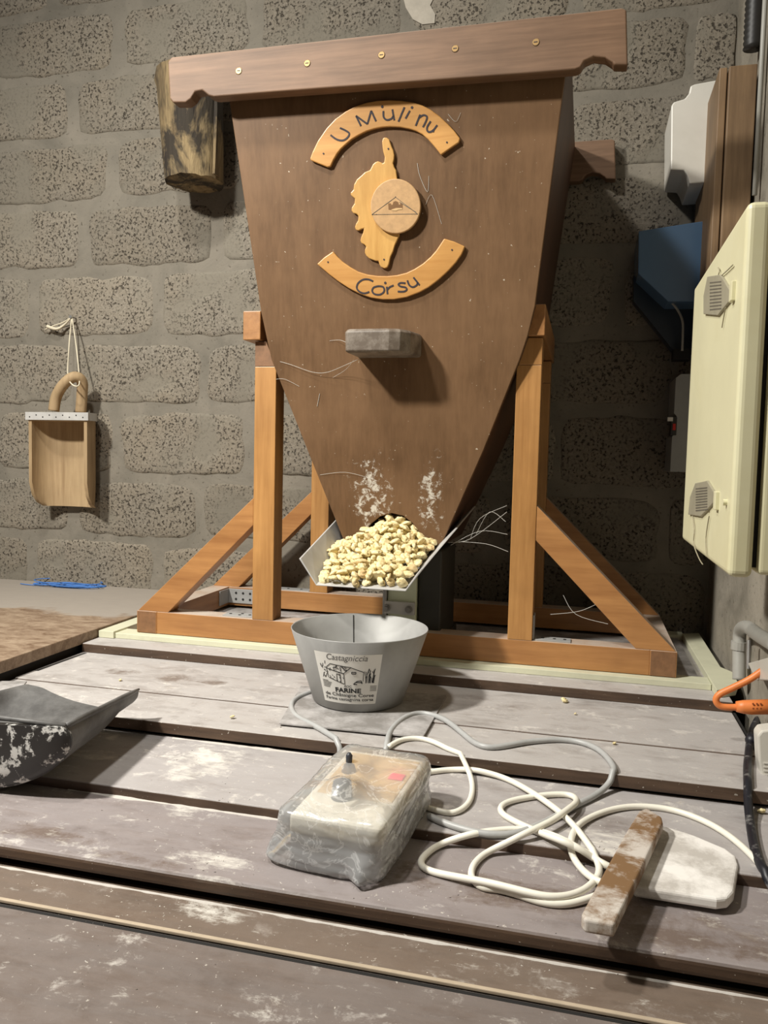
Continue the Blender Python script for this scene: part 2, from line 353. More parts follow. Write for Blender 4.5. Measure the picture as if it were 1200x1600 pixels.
# ------------------------------------------------------------------ mesh helpers
def obj(name, bm, mat, parent=None, smooth=False, bevel=0, seg=2):
    me = bpy.data.meshes.new(name)
    bmesh.ops.recalc_face_normals(bm, faces=bm.faces[:]) if len(bm.faces) else None
    bm.to_mesh(me); bm.free()
    for mm in (mat if isinstance(mat, (list, tuple)) else [mat]): me.materials.append(mm)
    if smooth:
        for p in me.polygons: p.use_smooth = True
    o = bpy.data.objects.new(name, me); COL.objects.link(o)
    if parent: o.parent = parent; o.matrix_parent_inverse = parent.matrix_world.inverted() if False else Matrix.Translation(-parent.location) if parent.type == 'EMPTY' and parent.parent is None else Matrix()
    if bevel:
        md = o.modifiers.new('bevel', 'BEVEL'); md.width = bevel; md.segments = seg; md.limit_method = 'ANGLE'; md.angle_limit = .6
    return o
def thing(name, label, cat, loc, group=None):
    o = bpy.data.objects.new(name, None); COL.objects.link(o); o.location = loc; o.empty_display_size = .05
    o['label'] = label; o['category'] = cat
    if group: o['group'] = group
    return o
def tag(o, label=None, cat=None, group=None, kind=None):
    if label: o['label'] = label
    if cat: o['category'] = cat
    if group: o['group'] = group
    if kind: o['kind'] = kind
    return o
def B(): return bmesh.new()
def box(bm, lo, hi, mi=0):
    vs = [bm.verts.new((x, y, z)) for x in (lo[0], hi[0]) for y in (lo[1], hi[1]) for z in (lo[2], hi[2])]
    for f in ((0, 1, 3, 2), (4, 6, 7, 5), (0, 4, 5, 1), (2, 3, 7, 6), (0, 2, 6, 4), (1, 5, 7, 3)):
        bm.faces.new([vs[i] for i in f]).material_index = mi
    return bm
def prism(bm, pts, ext):
    """pts: list of 3D points (outline), ext: extrusion vector"""
    a = [bm.verts.new(p) for p in pts]; b = [bm.verts.new(Vector(p)+ext) for p in pts]; n = len(pts)
    bm.faces.new(a); bm.faces.new(b[::-1])
    for i in range(n): bm.faces.new((a[i], a[(i+1) % n], b[(i+1) % n], b[i]))
    return bm
def loft(bm, rings, cap=True, close=True):
    vv = [[bm.verts.new(p) for p in r] for r in rings]; n = len(rings[0])
    for i in range(len(rings)-1):
        for j in range(n if close else n-1):
            bm.faces.new((vv[i][j], vv[i][(j+1) % n], vv[i+1][(j+1) % n], vv[i+1][j]))
    if cap:
        bm.faces.new(vv[0][::-1]); bm.faces.new(vv[-1])
    return bm
def catmull(pts, sub=6):
    P = [Vector(p) for p in pts]; out = []
    for i in range(len(P)-1):
        p0 = P[max(i-1, 0)]; p1 = P[i]; p2 = P[i+1]; p3 = P[min(i+2, len(P)-1)]
        for k in range(sub):
            t = k/sub
            out.append(.5*((2*p1)+(-p0+p2)*t+(2*p0-5*p1+4*p2-p3)*t*t+(-p0+3*p1-3*p2+p3)*t**3))
    out.append(P[-1]); return out
def tube(bm, pts, r, n=10, cap=True):
    pts = [Vector(p) for p in pts]; rings = []; up = Vector((0, 0, 1))
    t0 = (pts[1]-pts[0]).normalized()
    a = t0.cross(up)
    if a.length < .1: a = t0.cross(Vector((1, 0, 0)))
    a.normalize()
    for i, p in enumerate(pts):
        t = (pts[min(i+1, len(pts)-1)]-pts[max(i-1, 0)]).normalized()
        a = (a-t*a.dot(t)).normalized(); b = t.cross(a)
        rr = r[i] if isinstance(r, (list, tuple)) else r
        rings.append([p+(a*math.cos(2*math.pi*k/n)+b*math.sin(2*math.pi*k/n))*rr for k in range(n)])
    return loft(bm, rings, cap)
def cyl(bm, p0, p1, r0, r1=None, n=20):
    r1 = r0 if r1 is None else r1
    return tube(bm, [p0, p1], [r0, r1], n)
def ribbon(bm, pts, wd, up, lift):
    """flat stroke of width wd, lying in the plane whose normal is up"""
    pts = [Vector(p) for p in pts]; prev = None; n = len(pts)
    L = []
    for i, p in enumerate(pts):
        t = pts[min(i+1, n-1)]-pts[max(i-1, 0)]
        s = up.cross(t).normalized()*(wd/2); L.append((p+s, p-s))
    a = [bm.verts.new(q[0]+up*lift) for q in L]+[bm.verts.new(q[1]+up*lift) for q in L][::-1]
    b = [bm.verts.new(q[0]-up*.0006) for q in L]+[bm.verts.new(q[1]-up*.0006) for q in L][::-1]
    m = len(a)
    for i in range(n-1):
        bm.faces.new((a[i], a[i+1], a[m-2-i], a[m-1-i]))
    for i in range(m): bm.faces.new((a[i], a[(i+1) % m], b[(i+1) % m], b[i]))
    return bm
rnd = random.Random(7)

# ------------------------------------------------------------------ structure
WY, WX = .52, 1.38
wall = obj('wall_back', box(B(), (-1.9, WY, -.9), (WX+.2, WY+.15, 2.3)), M['mortar']); tag(wall, kind='structure')
wr = obj('wall_right', box(B(), (WX, -2.2, -.9), (WX+.15, WY, 2.3)), M['render']); tag(wr, kind='structure')
fl = obj('floor', box(B(), (-2.4, -2.6, -.96), (WX+.15, WY+.15, -.9)), M['floor']); tag(fl, kind='structure')

def block_mesh(seed):
    r = random.Random(seed); bm = B(); W, H = .424, .174; n = 44
    ringo = []
    pts = []
    per = 2*(W+H)
    for i in range(n):
        s = per*i/n
        if s < W: x, z = s-W/2, -H/2
        elif s < W+H: x, z = W/2, s-W-H/2
        elif s < 2*W+H: x, z = W/2-(s-W-H), H/2
        else: x, z = -W/2, H/2-(s-2*W-H)
        k = 4   # superellipse rounding
        a = abs(x/(W/2)); c = abs(z/(H/2))
        q = (a**8+c**8)**(1/8) or 1
        x /= q; z /= q
        d = mn.noise(Vector((x*14, z*14, seed*3.1)))*.013+mn.noise(Vector((x*40, z*40, seed*7.7)))*.005
        l = math.hypot(x, z); x *= 1+d/l*1.0; z *= 1+d/l*1.0
        pts.append((x, z))
    rings = []
    for sc, y in ((1.0, .002), (.985, -.0006), (.92, -.0022), (.6, -.0026)):
        row = []
        for x, z in pts:
            # shrink by distance rather than ratio
            sh = (1-sc)
            X = x-math.copysign(min(abs(x), W/2*sh*(H/W)*2), x) if sc > .9 else x*sc; Z = z*(1-sh*1.3) if sc > .9 else z*sc
            row.append((X, y+(mn.noise(Vector((X*30, Z*30, seed)))*.0025 if y < 0 else 0), Z))
        rings.append(row)
    loft(bm, rings, cap=False)
    bm.verts.ensure_lookup_table()
    bm.faces.new([bm.verts[3*n+i] for i in range(n)])
    bmesh.ops.recalc_face_normals(bm, faces=bm.faces[:])
    me = bpy.data.meshes.new('block'); bm.to_mesh(me); bm.free(); me.materials.append(M['block'])
    for p in me.polygons: p.use_smooth = True
    return me
bmeshes = [block_mesh(s) for s in range(9)]
rows = [(-.040, -.32), (.163, -.455+.30), (.360, -.02-.455*0+.02-.455+.42), (.577, -.13), (.785, -.29), (1.005, -.05), (1.210, -.41), (1.410, -.10), (1.600, -.41), (1.800, -.14)]
zs = [r_[0] for r_ in rows]
joint0 = {0: onY(245, 890, WY).x, 1: onY(315, 790, WY).x, 2: onY(183, 690, WY).x, 3: onY(319, 580, WY).x,
          4: onY(249, 475, WY).x, 5: onY(340, 360, WY).x, 6: onY(175, 258, WY).x, 7: onY(115, 150, WY).x, 8: onY(184, 60, WY).x, 9: onY(290, 0, WY).x}
for i in range(10):
    z0 = zs[i]; z1 = zs[i+1] if i < 9 else 2.0
    x = joint0[i]-.455*4
    while x < WX-.02:
        cx = x+.2275
        x0, x1 = x, x+.455
        sx = 1
        if x1 > WX: sx = (WX-x0)/.455; cx = (x0+WX)/2
        if x1 > -1.5 and sx > .15:
            o = bpy.data.objects.new('block', rnd.choice(bmeshes)); COL.objects.link(o); o.parent = wall
            o.location = (cx, WY-.001, (z0+z1)/2+rnd.uniform(-.004, .004))
            o.scale = (sx*rnd.uniform(.96, 1.03)*rnd.choice((-1, 1)), 1, (z1-z0)/.204*rnd.uniform(.95, 1.04)*rnd.choice((-1, 1)))
            o.rotation_euler = (0, rnd.uniform(-.012, .012), 0)
        x += .455
# whitish plaster daub high on the wall
bm = B(); pts = []
for p in ((628, -12), (682, -12), (672, 8), (680, 22), (679, 36), (660, 38), (645, 30), (634, 12)): pts.append(onY(p[0], p[1], WY-.006))
prism(bm, pts, Vector((0, .006, 0))); tag(obj('plaster_patch', bm, plain('plaster_daub', S(172, 164, 150), .9), wall), 'off-white plaster daub')

# left side table
lt = thing('side_table', 'brown chipboard worktop on the left along the block wall, low blue string on it', 'table', (-.8, 0, -.9))
TX = onZ(134, 988, .008).x
obj('table_top', box(B(), (-1.7, -1.3, -.018), (TX, WY-.003, .008)), M['chipboard'], lt, bevel=.002)
obj('edge_board', box(B(), (TX-.03, -1.3, -.09), (TX-.012, WY-.02, -.018)), M['dark'], lt)
for x in (-1.6, TX-.09):
    for y in (-1.2, .42): obj('leg', box(B(), (x, y, -.9), (x+.05, y+.05, -.018)), M['dark'], lt)

# workbench: stepped boards
wb = thing('workbench', 'floury dark brown stepped board lid of the bench carrying the hopper stand', 'workbench', (.6, -.5, -.9))
BX0, BX1 = -.088, 1.345
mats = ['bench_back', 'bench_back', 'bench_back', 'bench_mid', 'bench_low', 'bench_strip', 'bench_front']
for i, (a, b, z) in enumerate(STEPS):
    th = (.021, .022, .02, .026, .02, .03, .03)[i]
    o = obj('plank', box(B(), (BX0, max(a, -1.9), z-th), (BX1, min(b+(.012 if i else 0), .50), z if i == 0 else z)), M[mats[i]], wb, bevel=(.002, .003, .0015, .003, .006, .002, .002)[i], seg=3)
# risers below each step so that no gap shows
bm = B()
for i, (a, b, z) in enumerate(STEPS[:-1]):
    nz = STEPS[i+1][2]
box(bm, (BX0+.01, -1.88, -.17), (BX1-.01, .49, -.136)); box(bm, (BX0+.01, -.9, -.16), (BX1-.01, .49, -.11)); box(bm, (BX0+.01, -.66, -.16), (BX1-.01, .49, -.091)); box(bm, (BX0+.01, -.45, -.16), (BX1-.01, .49, -.060)); box(bm, (BX0+.01, -.07, -.16), (BX1-.01, .49, -.036))
obj('carcass', bm, M['dark'], wb)
bm = B(); box(bm, (BX0+.02, -1.86, -.9), (BX1-.02, .48, -.171)); obj('body', bm, M['bardark'], wb)
tag(obj('edge_strip', box(B(), (BX0, -.924, -.1125), (BX1, -.9185, -.1082)), plain('worn_cream_edge', S(176, 160, 138), .7), wb, bevel=.001), 'worn cream edge strip')
bm = B()   # low lip groove in front of the strip
box(bm, (BX0, -.929, -.1142), (BX1, -.9241, -.1137)); obj('groove', bm, M['dark'], wb)
# joint lines running front to back at both board ends
bm = B(); prism(bm, [onZ(x, y, -.0346) for x, y in ((1145, 1114), (1149, 1114), (1186, 1178), (1182, 1178))], Vector((0, 0, .0003)))
obj('joint', bm, M['dark'], wb); bm = B()
prism(bm, [onZ(x, y, -.0346) for x, y in ((132, 1020), (136, 1020), (60, 1048), (54, 1048))], Vector((0, 0, .0003)))
obj('joint', bm, M['dark'], wb)

# flour drifts (banked flour in the steps and loose heaps)
def drift(name, cx, cy, rx, ry, h, z, seed):
    bm = B(); n = 26; rings = []
    for k in range(6):
        t = k/5
        row = []
        for j in range(n):
            a = 2*math.pi*j/n; q = 1+.45*mn.noise(Vector((math.cos(a)*2, math.sin(a)*2, seed)))+.2*mn.noise(Vector((math.cos(a)*7, math.sin(a)*7, seed)))
            s = (1-t)*q
            row.append((cx+rx*s*math.cos(a), cy+ry*s*math.sin(a), z-.0004+h*(1-(1-t)**2)*(1+.5*mn.noise(Vector((cx+rx*s*math.cos(a)*9, j, seed))))))
        rings.append(row)
    loft(bm, rings[:-1]); return bm
def flour(cx, cy, rx, ry, h, label, seed):
    o = obj('flour_drift', drift('f', cx, cy, rx, ry, h, ztop(cy), seed), M['flour'], None, True); tag(o, label, 'flour', kind='stuff')
p = bench(585, 1135); 
q = onZ(478, 1120, -.038); flour(q.x, -.345, .035, .012, .004, 'small heap of flour beside the left of the bucket', 3)
cz = random.Random(21); bm = B()
def crumb(p, q):
    a = [bm.verts.new(p+Vector((q*cz.uniform(-1, 1), q*cz.uniform(-1, 1), 0))+Vector(d)*q) for d in ((1, 0, 0), (-.5, .87, 0), (-.5, -.87, 0), (0, 0, .9))]
    for f in ((0, 1, 2), (0, 1, 3), (1, 2, 3), (2, 0, 3)): bm.faces.new([a[i] for i in f])
for px_, py_, sx_, sy_, n_, q_ in ((310, 1200, 60, 40, 90, .0009), (330, 1345, 45, 14, 70, .0009), (330, 1420, 60, 14, 60, .0008), (290, 1500, 150, 40, 60, .0007), (490, 1122, 28, 8, 90, .0012), (150, 1105, 60, 12, 70, .0011), (300, 1160, 120, 8, 60, .0008), (960, 1335, 45, 22, 110, .0012), (640, 1395, 60, 10, 30, .0009), (860, 1480, 120, 25, 40, .0008), (900, 1120, 150, 30, 30, .0008), (380, 1100, 100, 20, 50, .0009), (100, 1420, 80, 60, 50, .0007), (560, 1350, 120, 30, 40, .0007)):
    for _ in range(n_):
        p_ = bench(cz.gauss(px_, sx_), cz.gauss(py_, sy_)); z_ = ztop(p_.y)
        if BX0 < p_.x < BX1: crumb(Vector((p_.x, p_.y, z_)), q_*cz.uniform(.5, 1.5))
tag(obj('flour_crumbs', bm, M['flour'], None), 'tiny flour crumbs scattered over the bench boards', 'flour', kind='stuff')
def line_drift(yc, z, x0, x1, wd, h, seed):
    bm = B(); n = 160; rows_ = [[], [], []]
    for i in range(n+1):
        x = x0+(x1-x0)*i/n; k = max(.15, 1+1.3*mn.noise(Vector((x*14, seed, 0)))+.6*mn.noise(Vector((x*60, seed, 2))))
        rows_[0].append(bm.verts.new((x, yc, z+h*k))); rows_[1].append(bm.verts.new((x, yc-wd*k*.5, z+h*k*.5))); rows_[2].append(bm.verts.new((x, yc-wd*k, z-.0003)))
    for i in range(n):
        for a, b in ((0, 1), (1, 2)): bm.faces.new((rows_[a][i], rows_[a][i+1], rows_[b][i+1], rows_[b][i]))
    return bm
for yc, z, x0, x1, wd, h, s, lab in ((-.857, -.109, BX0, BX1, .0035, .0012, 1, 'thin line of flour banked against the nearest deep step'),
        (-.471, -.064, .36, .85, .005, .0015, 2, 'thin line of flour banked under the step behind the control box'),
        (-.683, -.079, .30, .72, .004, .0012, 4, 'thin line of flour along the shallow step left of the control box')):
    tag(obj('flour_drift', line_drift(yc, z, x0, x1, wd, h, s), M['flour'], None, True), lab, 'flour', kind='stuff')

# cream frame below the stand
cf = thing('base_frame', 'flat cream-painted steel frame lying on the boards under the wooden stand', 'frame', (.6, .2, -.014))
FX0, FX1 = -.118, 1.352
FX0 = TX+.004
obj('front_rail', box(B(), (FX0+.02, -.024, -.0138), (1.315, .03, -.001)), M['cream'], cf, bevel=.001)
obj('rear_rail', box(B(), (FX0+.02, .44, -.0138), (1.315, .49, -.001)), M['cream'], cf, bevel=.001)
bm = B(); prism(bm, [Vector(p) for p in ((TX+.004, -.03, -.0135), (TX+.045, -.03, -.0135), (TX+.05, .49, -.0135), (TX+.004, .49, -.0135))], Vector((0, 0, .017)))
obj('left_rail', bm, M['cream'], cf, bevel=.001)
bm = B(); prism(bm, [Vector((p.x, p.y, -.0135)) for p in [onZ(x, y, .003) for x, y in ((1066, 990), (1092, 989), (1126, 1042), (1145, 1050), (1153, 1066), (1150, 1074), (1120, 1078))]], Vector((0, 0, .0165)))
obj('right_rail', bm, M['cream'], cf, bevel=.001)
obj('inner_sheet', box(B(), (.0, .03, -.0138), (1.30, .44, -.008)), M['plate'], cf)

# ------------------------------------------------------------------ stand
st = thing('hopper_stand', 'stained pine stand with diagonal braces carrying the big brown hopper', 'stand', (.625, .228, 0))
T = .0535; D = .457; L = 1.25; PL, PR, PW = .3032, .9009, .0526
for x0, nm in ((0, 0), (L-T, 1)):
    o = obj('side_beam', box(B(), (x0, 0, 0), (x0+T, D, T)), M['pineY'], st, bevel=.0012)
for y0 in (0.001, D-T-.001): obj('cross_beam', box(B(), (T, y0, 0), (L-T, y0+T, T)), M['pineX'], st, bevel=.0012)
for x0 in (.0008, L-T+.0008): 
    obj('end_face', box(B(), (x0+.001, -.0006, .001), (x0+T-.003, .0008, T-.001)), M['endgrain'], st)
for x0 in (PL, PR):
    for y0 in (.0005, D-PW-.0005):
        obj('post', box(B(), (x0, y0, T), (x0+PW, y0+PW, .643)), M['pineZ'], st, bevel=.0015)
        inner = x0+PW if x0 < .5 else x0
        bm = B()
        if x0 < .5: pts = [(x0, y0, .6435), (x0+PW, y0, .6435), (x0+PW-.026, y0, .700), (x0, y0, .700)]
        else: pts = [(x0, y0, .6435), (x0+PW, y0, .6435), (x0+PW, y0, .700), (x0+.022, y0, .700)]
        prism(bm, [Vector(p) for p in pts], Vector((0, PW, 0)))
        obj('post_cap', bm, M['endgrain'] if x0 < .5 else M['pineZ'], st, bevel=.001)
    rx0, rx1 = (.279, .322) if x0 < .5 else (.921, .958)
    obj('top_rail', box(B(), (rx0, -.014, .702), (rx1, .475, .767)), M['pineY'], st, bevel=.002)
for y0 in (.002, D-.050):
    for pts in (((.002, T), (.083, T), (.3028, .276), (.3028, .340)), ((1.248, T), (1.168, T), (.9536, .272), (.9536, .346))):
        obj('brace', prism(B(), [Vector((a, y0, b)) for a, b in pts], Vector((0, .048, 0))), M['pineX'], st, bevel=.0012)
def bracket(pts_list, holes):
    bm = B()
    for lo, hi in pts_list: box(bm, lo, hi)
    b = obj('bracket', bm, M['galv'], st, bevel=.0006)
    for c, n in holes:
        bm = B(); cyl(bm, Vector(c), Vector(c)+Vector(n)*.0009, .0035, n=10); obj('bolt_hole', bm, M['dark'], b)
bracket([((.222, .012, T), (.3025, .046, T+.003)), ((.3003, .012, T), (.303, .046, T+.05))], [((.235, .03, T+.003), (0, 0, 1)), ((.262, .022, T+.003), (0, 0, 1)), ((.262, .038, T+.003), (0, 0, 1)), ((.285, .03, T+.003), (0, 0, 1))])
bracket([((.954, .008, T), (1.035, .042, T+.003)), ((.9538, .008, T), (.9568, .042, T+.055))], [((.975, .025, T+.003), (0, 0, 1)), ((1.0, .025, T+.003), (0, 0, 1)), ((1.022, .025, T+.003), (0, 0, 1))])
bracket([((T+.0005, .397, .008), (T+.11, .4012, T-.004)), ((T+.0005, .34, .008), (T+.004, .40, T-.004))], [((.08+k*.022, .397, .02+(k % 2)*.018), (0, -1, 0)) for k in range(4)]+[((.08+k*.022, .397, .038-(k % 2)*.018), (0, -1, 0)) for k in range(4)])
bracket([((.2, D-.05, T), (.3, D-.01, T+.002))], [((.23, D-.03, T+.002), (0, 0, 1)), ((.27, D-.03, T+.002), (0, 0, 1))])

# ------------------------------------------------------------------ hopper
hp = thing('hopper', 'big tapering brown wooden hopper with carved island emblem and round lettered plaques', 'hopper', (.63, .19, .25))
PO = Vector((0, -.10, 1.28)); PT = Vector((0, -.126, 1)).normalized() * -1   # along the panel, downward
PT = Vector((0, .126, -1)).normalized(); PX = Vector((1, 0, 0)); PN = Vector((0, -1, -.126)).normalized()  # outward normal
def panel(x, y, off=0): return onP(x, y, PO+PN*off, PN)
Lp = [(357, 150), (402, 460), (418, 535), (431, 592), (479, 700), (536, 842)]
Rp = [(885, 105), (840, 460), (826, 520), (806, 580), (757, 700), (697, 835)]
Lw = [panel(*p) for p in Lp]; Rw = [panel(*p) for p in Rp]
# level both sides to common heights
top = PO.copy()
def at_t(side, z):
    for a, b in zip(side[:-1], side[1:]):
        if b.z <= z <= a.z: return a.x+(b.x-a.x)*(a.z-z)/(a.z-b.z)
    a, b = (side[0], side[1]) if z > side[0].z else (side[-2], side[-1]); return a.x+(b.x-a.x)*(a.z-z)/(a.z-b.z)
def py(z): return PO.y+(PO.z-z)*.126
ZL = [1.265, .76, .70, .655, .46, .245]
XL = [at_t(Lw, z) for z in ZL]; XR = [at_t(Rw, z) for z in ZL]
arch = [(558, 862), (566, 838), (578, 820), (594, 807), (612, 802), (630, 806), (645, 818), (656, 834), (666, 860)]
aw = [panel(*p) for p in arch]
fp = [Vector((x, py(z), z)) for x, z in zip(XL, ZL)]
zb = ZL[-1]
fp += [Vector((aw[0].x, py(zb), zb))]+[a for a in aw if a.z > zb+.002]+[Vector((aw[-1].x, py(zb), zb))]
fp += [Vector((x, py(z), z)) for x, z in zip(XR[::-1], ZL[::-1])]
obj('front_panel', prism(B(), fp, -PN*.016), M['hopper'], hp, bevel=.0015)
def ryp(z): return .475-(1.28-z)*.14
def side(xs, s):
    bm = B(); rings = []
    for x, z in zip(xs, ZL):
        rings.append([Vector((x, py(z)+.016, z)), Vector((x, ryp(z), z)), Vector((x+s*.014, ryp(z), z)), Vector((x+s*.014, py(z)+.016, z))])
    return loft(bm, rings)
obj('side_panel', side(XL, 1), M['bardark'], hp); obj('side_panel', side(XR, -1), M['bardark'], hp)
bp_ = [Vector((x, ryp(z), z)) for x, z in zip(XL, ZL)]+[Vector((x, ryp(z), z)) for x, z in zip(XR[::-1], ZL[::-1])]
obj('back_panel', prism(B(), bp_, Vector((0, .014, 0))), M['bardark'], hp)
# front rail
BF = -.137
def barpts(y0):
    px = [(262, 96), (268, 89), (972, 12), (979, 15), (981, 101), (960, 101), (957, 97), (946, 90), (928, 88), (913, 95), (907, 105), (899, 108), (840, 113), (420, 144), (334, 151), (326, 149), (316, 141), (305, 143), (298, 154), (290, 160), (270, 160), (265, 154)]
    return [onY(x, y, BF) for x, y in px]
bf = barpts(BF)
fb = obj('front_rail', prism(B(), bf, Vector((0, .030, 0))), M['bar'], hp, bevel=.003, seg=3)
rb = obj('rear_rail', prism(B(), [Vector((p.x, .478, p.z)) for p in bf], Vector((0, .030, 0))), M['bar'], hp, bevel=.003, seg=3)
for x, y in ((373, 111), (480, 99), (596, 86), (711, 76), (837, 66)):
    c = onY(x, y, BF); bm = B(); cyl(bm, c+Vector((0, .001, 0)), c-Vector((0, .0012, 0)), .0080, .0065, 18)
    s = obj('screw', bm, M['brass'], fb); 
    bm = B(); tube(bm, [c+Vector((.0062*math.cos(a), -.0004, .0062*math.sin(a))) for a in [k*math.pi/10 for k in range(4, 22)]], .0009, 6); 
    box(bm, (c.x-.0035, c.y-.0016, c.z-.0008), (c.x+.0035, c.y-.0011, c.z+.0008)); obj_ = bm
    o = obj('screw_slot', bm, M['ink'], fb)
# gate handle
def rr(x, z, y): return Vector((x, y, z))
hb = B()
outl = [(.554, -.113), (.560, -.118), (.650, -.118), (.672, -.110), (.688, -.085), (.700, -.02), (.555, -.02)]
rings = []
for z, ins in ((.6575, .006), (.661, .001), (.700, 0), (.7065, .004)):
    rings.append([Vector((x+(ins if x < .6 else -ins), min(y+ins*1.5, py(z)-.0005) if y < -.05 else py(z)-.0005, z)) for x, y in outl])
# lower face recedes a little towards the front
loft(hb, rings); obj('gate_handle', hb, mat_dusty('grey_worn_handle', S(98, 86, 74), S(150, 140, 128), .4, 30, .5, soft=.3), hp, bevel=.002)

# plaques: traced outlines lying on the sloping panel
def cr(pts, ox=460, oy=130, s=.25): return [(ox+x*s, oy+y*s) for x, y in pts]
def smooth2(pts, closed_from=None): return pts
upper = [(97, 470), (112, 430), (145, 360), (200, 280), (255, 222), (320, 175), (380, 143), (450, 120), (520, 108), (590, 105), (665, 108), (740, 118), (800, 138), (850, 163), (910, 208), (960, 255), (1000, 298), (1035, 345), (1028, 370), (980, 402), (915, 448), (893, 418), (870, 390), (836, 352), (800, 320), (760, 298), (720, 285), (660, 274), (600, 271), (550, 274), (500, 284), (450, 300), (400, 325), (358, 350), (320, 382), (290, 410), (265, 442), (243, 480), (225, 520), (205, 524), (150, 502), (102, 482)]
lower = [(240, 1050), (268, 1085), (300, 1115), (350, 1150), (400, 1178), (460, 1196), (520, 1204), (580, 1205), (640, 1199), (700, 1184), (750, 1160), (802, 1127), (850, 1085), (885, 1045), (910, 1008), (935, 970), (1000, 990), (1066, 1020), (1045, 1070), (1010, 1120), (960, 1175), (900, 1230), (840, 1275), (780, 1308), (700, 1338), (620, 1352), (550, 1352), (480, 1342), (410, 1318), (340, 1282), (275, 1240), (220, 1198), (175, 1160), (140, 1130), (185, 1088)]
island = [(560, 338), (578, 340), (592, 352), (600, 375), (608, 398), (618, 420), (624, 450), (622, 475), (616, 500), (624, 525), (635, 545), (640, 585), (650, 640), (660, 760), (662, 880), (655, 950), (640, 985), (628, 1010), (616, 1050), (600, 1085), (590, 1130), (580, 1152), (562, 1158), (540, 1148), (530, 1132), (525, 1112), (505, 1110), (490, 1104), (468, 1096), (450, 1080), (440, 1062), (440, 1040), (448, 1022), (436, 1008), (418, 1000), (411, 985), (416, 962), (428, 935), (434, 908), (418, 912), (400, 922), (384, 918), (377, 900), (384, 878), (396, 858), (400, 832), (390, 818), (368, 812), (356, 798), (357, 778), (374, 752), (378, 722), (366, 712), (352, 700), (350, 684), (368, 665), (372, 632), (390, 600), (418, 576), (440, 555), (472, 542), (490, 506), (506, 492), (522, 487), (536, 492), (550, 500), (560, 494), (564, 462), (555, 430), (550, 400), (547, 365), (551, 347)]
OFF = .0
def plaque(name, pts, mat, th=.008, base=0.0):
    w_ = [panel(x, y, base+th) for x, y in cr(pts)]
    return obj(name, prism(B(), w_, -PN*(th)), mat, hp, bevel=.0022, seg=3)
def strokes(name, sts, wd, parent, off, ox=460, oy=130, s=.25, mat=None, lift=.0007):
    bm = B()
    for stt in sts:
        pts = [panel(ox+x*s, oy+y*s, off) for x, y in stt]
        if len(pts) == 1: cyl(bm, pts[0]-PN*.0004, pts[0]+PN*lift, wd*.75, n=10); continue
        if len(pts) > 2: pts = catmull(pts, 4)
        ribbon(bm, pts, wd, PN, lift)
    return obj(name, bm, mat or M['ink'], parent)
up = plaque('upper_plaque', upper, M['plaque']); tag(up, 'arched honey-coloured plaque reading U Mulinu')
letters_u = {'U': [[(226, 324), (262, 350), (300, 358), (330, 342), (343, 315), (320, 296), (285, 280)]],
    'M': [[(416, 268), (385, 204)], [(385, 204), (456, 256)], [(456, 256), (480, 172)], [(480, 172), (510, 238)]],
    'u': [[(556, 174), (558, 212), (578, 230), (606, 222), (619, 204)], [(612, 164), (619, 204), (624, 232)], [(549, 147)]],
    'l': [[(688, 150), (650, 241)]], 'i': [[(722, 172), (694, 222)], [(735, 152)]],
    'n': [[(758, 267), (786, 196)], [(778, 218), (806, 200), (828, 210), (822, 238), (803, 276)]],
    'v': [[(852, 238), (830, 274), (832, 300), (852, 304), (872, 290)], [(893, 262), (872, 290), (866, 306)]]}
for k, sts in letters_u.items(): strokes('letter', sts, .0036, up, .008)
lo = plaque('lower_plaque', lower, M['plaque']); tag(lo, 'curved honey-coloured plaque reading Corsu')
letters_l = {'C': [[(492, 1238), (462, 1226), (428, 1228), (398, 1250), (390, 1280), (408, 1304), (438, 1313), (468, 1304)]],
    'o': [[(525, 1268), (496, 1276), (486, 1296), (498, 1316), (528, 1322), (554, 1310), (562, 1290), (552, 1272), (525, 1268)], [(568, 1248)]],
    'r': [[(577, 1272), (582, 1318)], [(580, 1292), (596, 1274), (620, 1264)]],
    's': [[(694, 1250), (664, 1248), (650, 1258), (664, 1270), (694, 1276), (702, 1290), (684, 1302), (646, 1302)]],
    'u': [[(706, 1232), (718, 1262), (740, 1274), (764, 1262), (770, 1246)], [(744, 1214), (770, 1246), (782, 1262)]]}
for k, sts in letters_l.items(): strokes('letter', sts, .0036, lo, .008)
isl = plaque('island_emblem', island, M['island'], .007); tag(isl, 'honey-coloured island silhouette cut from wood')
cdisc = [(632+157*math.cos(a), 768+172*math.sin(a)) for a in [2*math.pi*k/56 for k in range(56)]]
dc = plaque('disc_emblem', cdisc, M['disc'], .008, .007); tag(dc, 'paler round wooden disc with roof mark')
strokes('roof_mark', [[(632, 712), (485, 820)], [(632, 712), (768, 816)], [(655, 742), (760, 806)], [(485, 821), (770, 817)]], .0009, dc, .015, mat=M['groove'], lift=.0005)
for q_ in ((632, 711), (486, 821), (512, 820), (767, 817)): strokes('mark_pin', [[q_]], .0013, dc, .015, lift=.0006)
cast = [(586, 750), (604, 752), (606, 762), (614, 758), (618, 742), (632, 736), (648, 742), (652, 758), (660, 760), (662, 750), (677, 752), (676, 788), (650, 788), (636, 796), (604, 792), (588, 790)]
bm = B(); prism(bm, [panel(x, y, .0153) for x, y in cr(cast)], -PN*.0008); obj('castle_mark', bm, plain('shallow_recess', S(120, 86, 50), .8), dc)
bm = B(); prism(bm, [panel(x, y, .0157) for x, y in cr([(606, 790), (636, 780), (672, 780), (676, 788), (650, 790), (636, 797), (608, 794)])], -PN*.0006); obj('castle_edge', bm, plain('recess_edge', S(206, 172, 124), .8), dc)
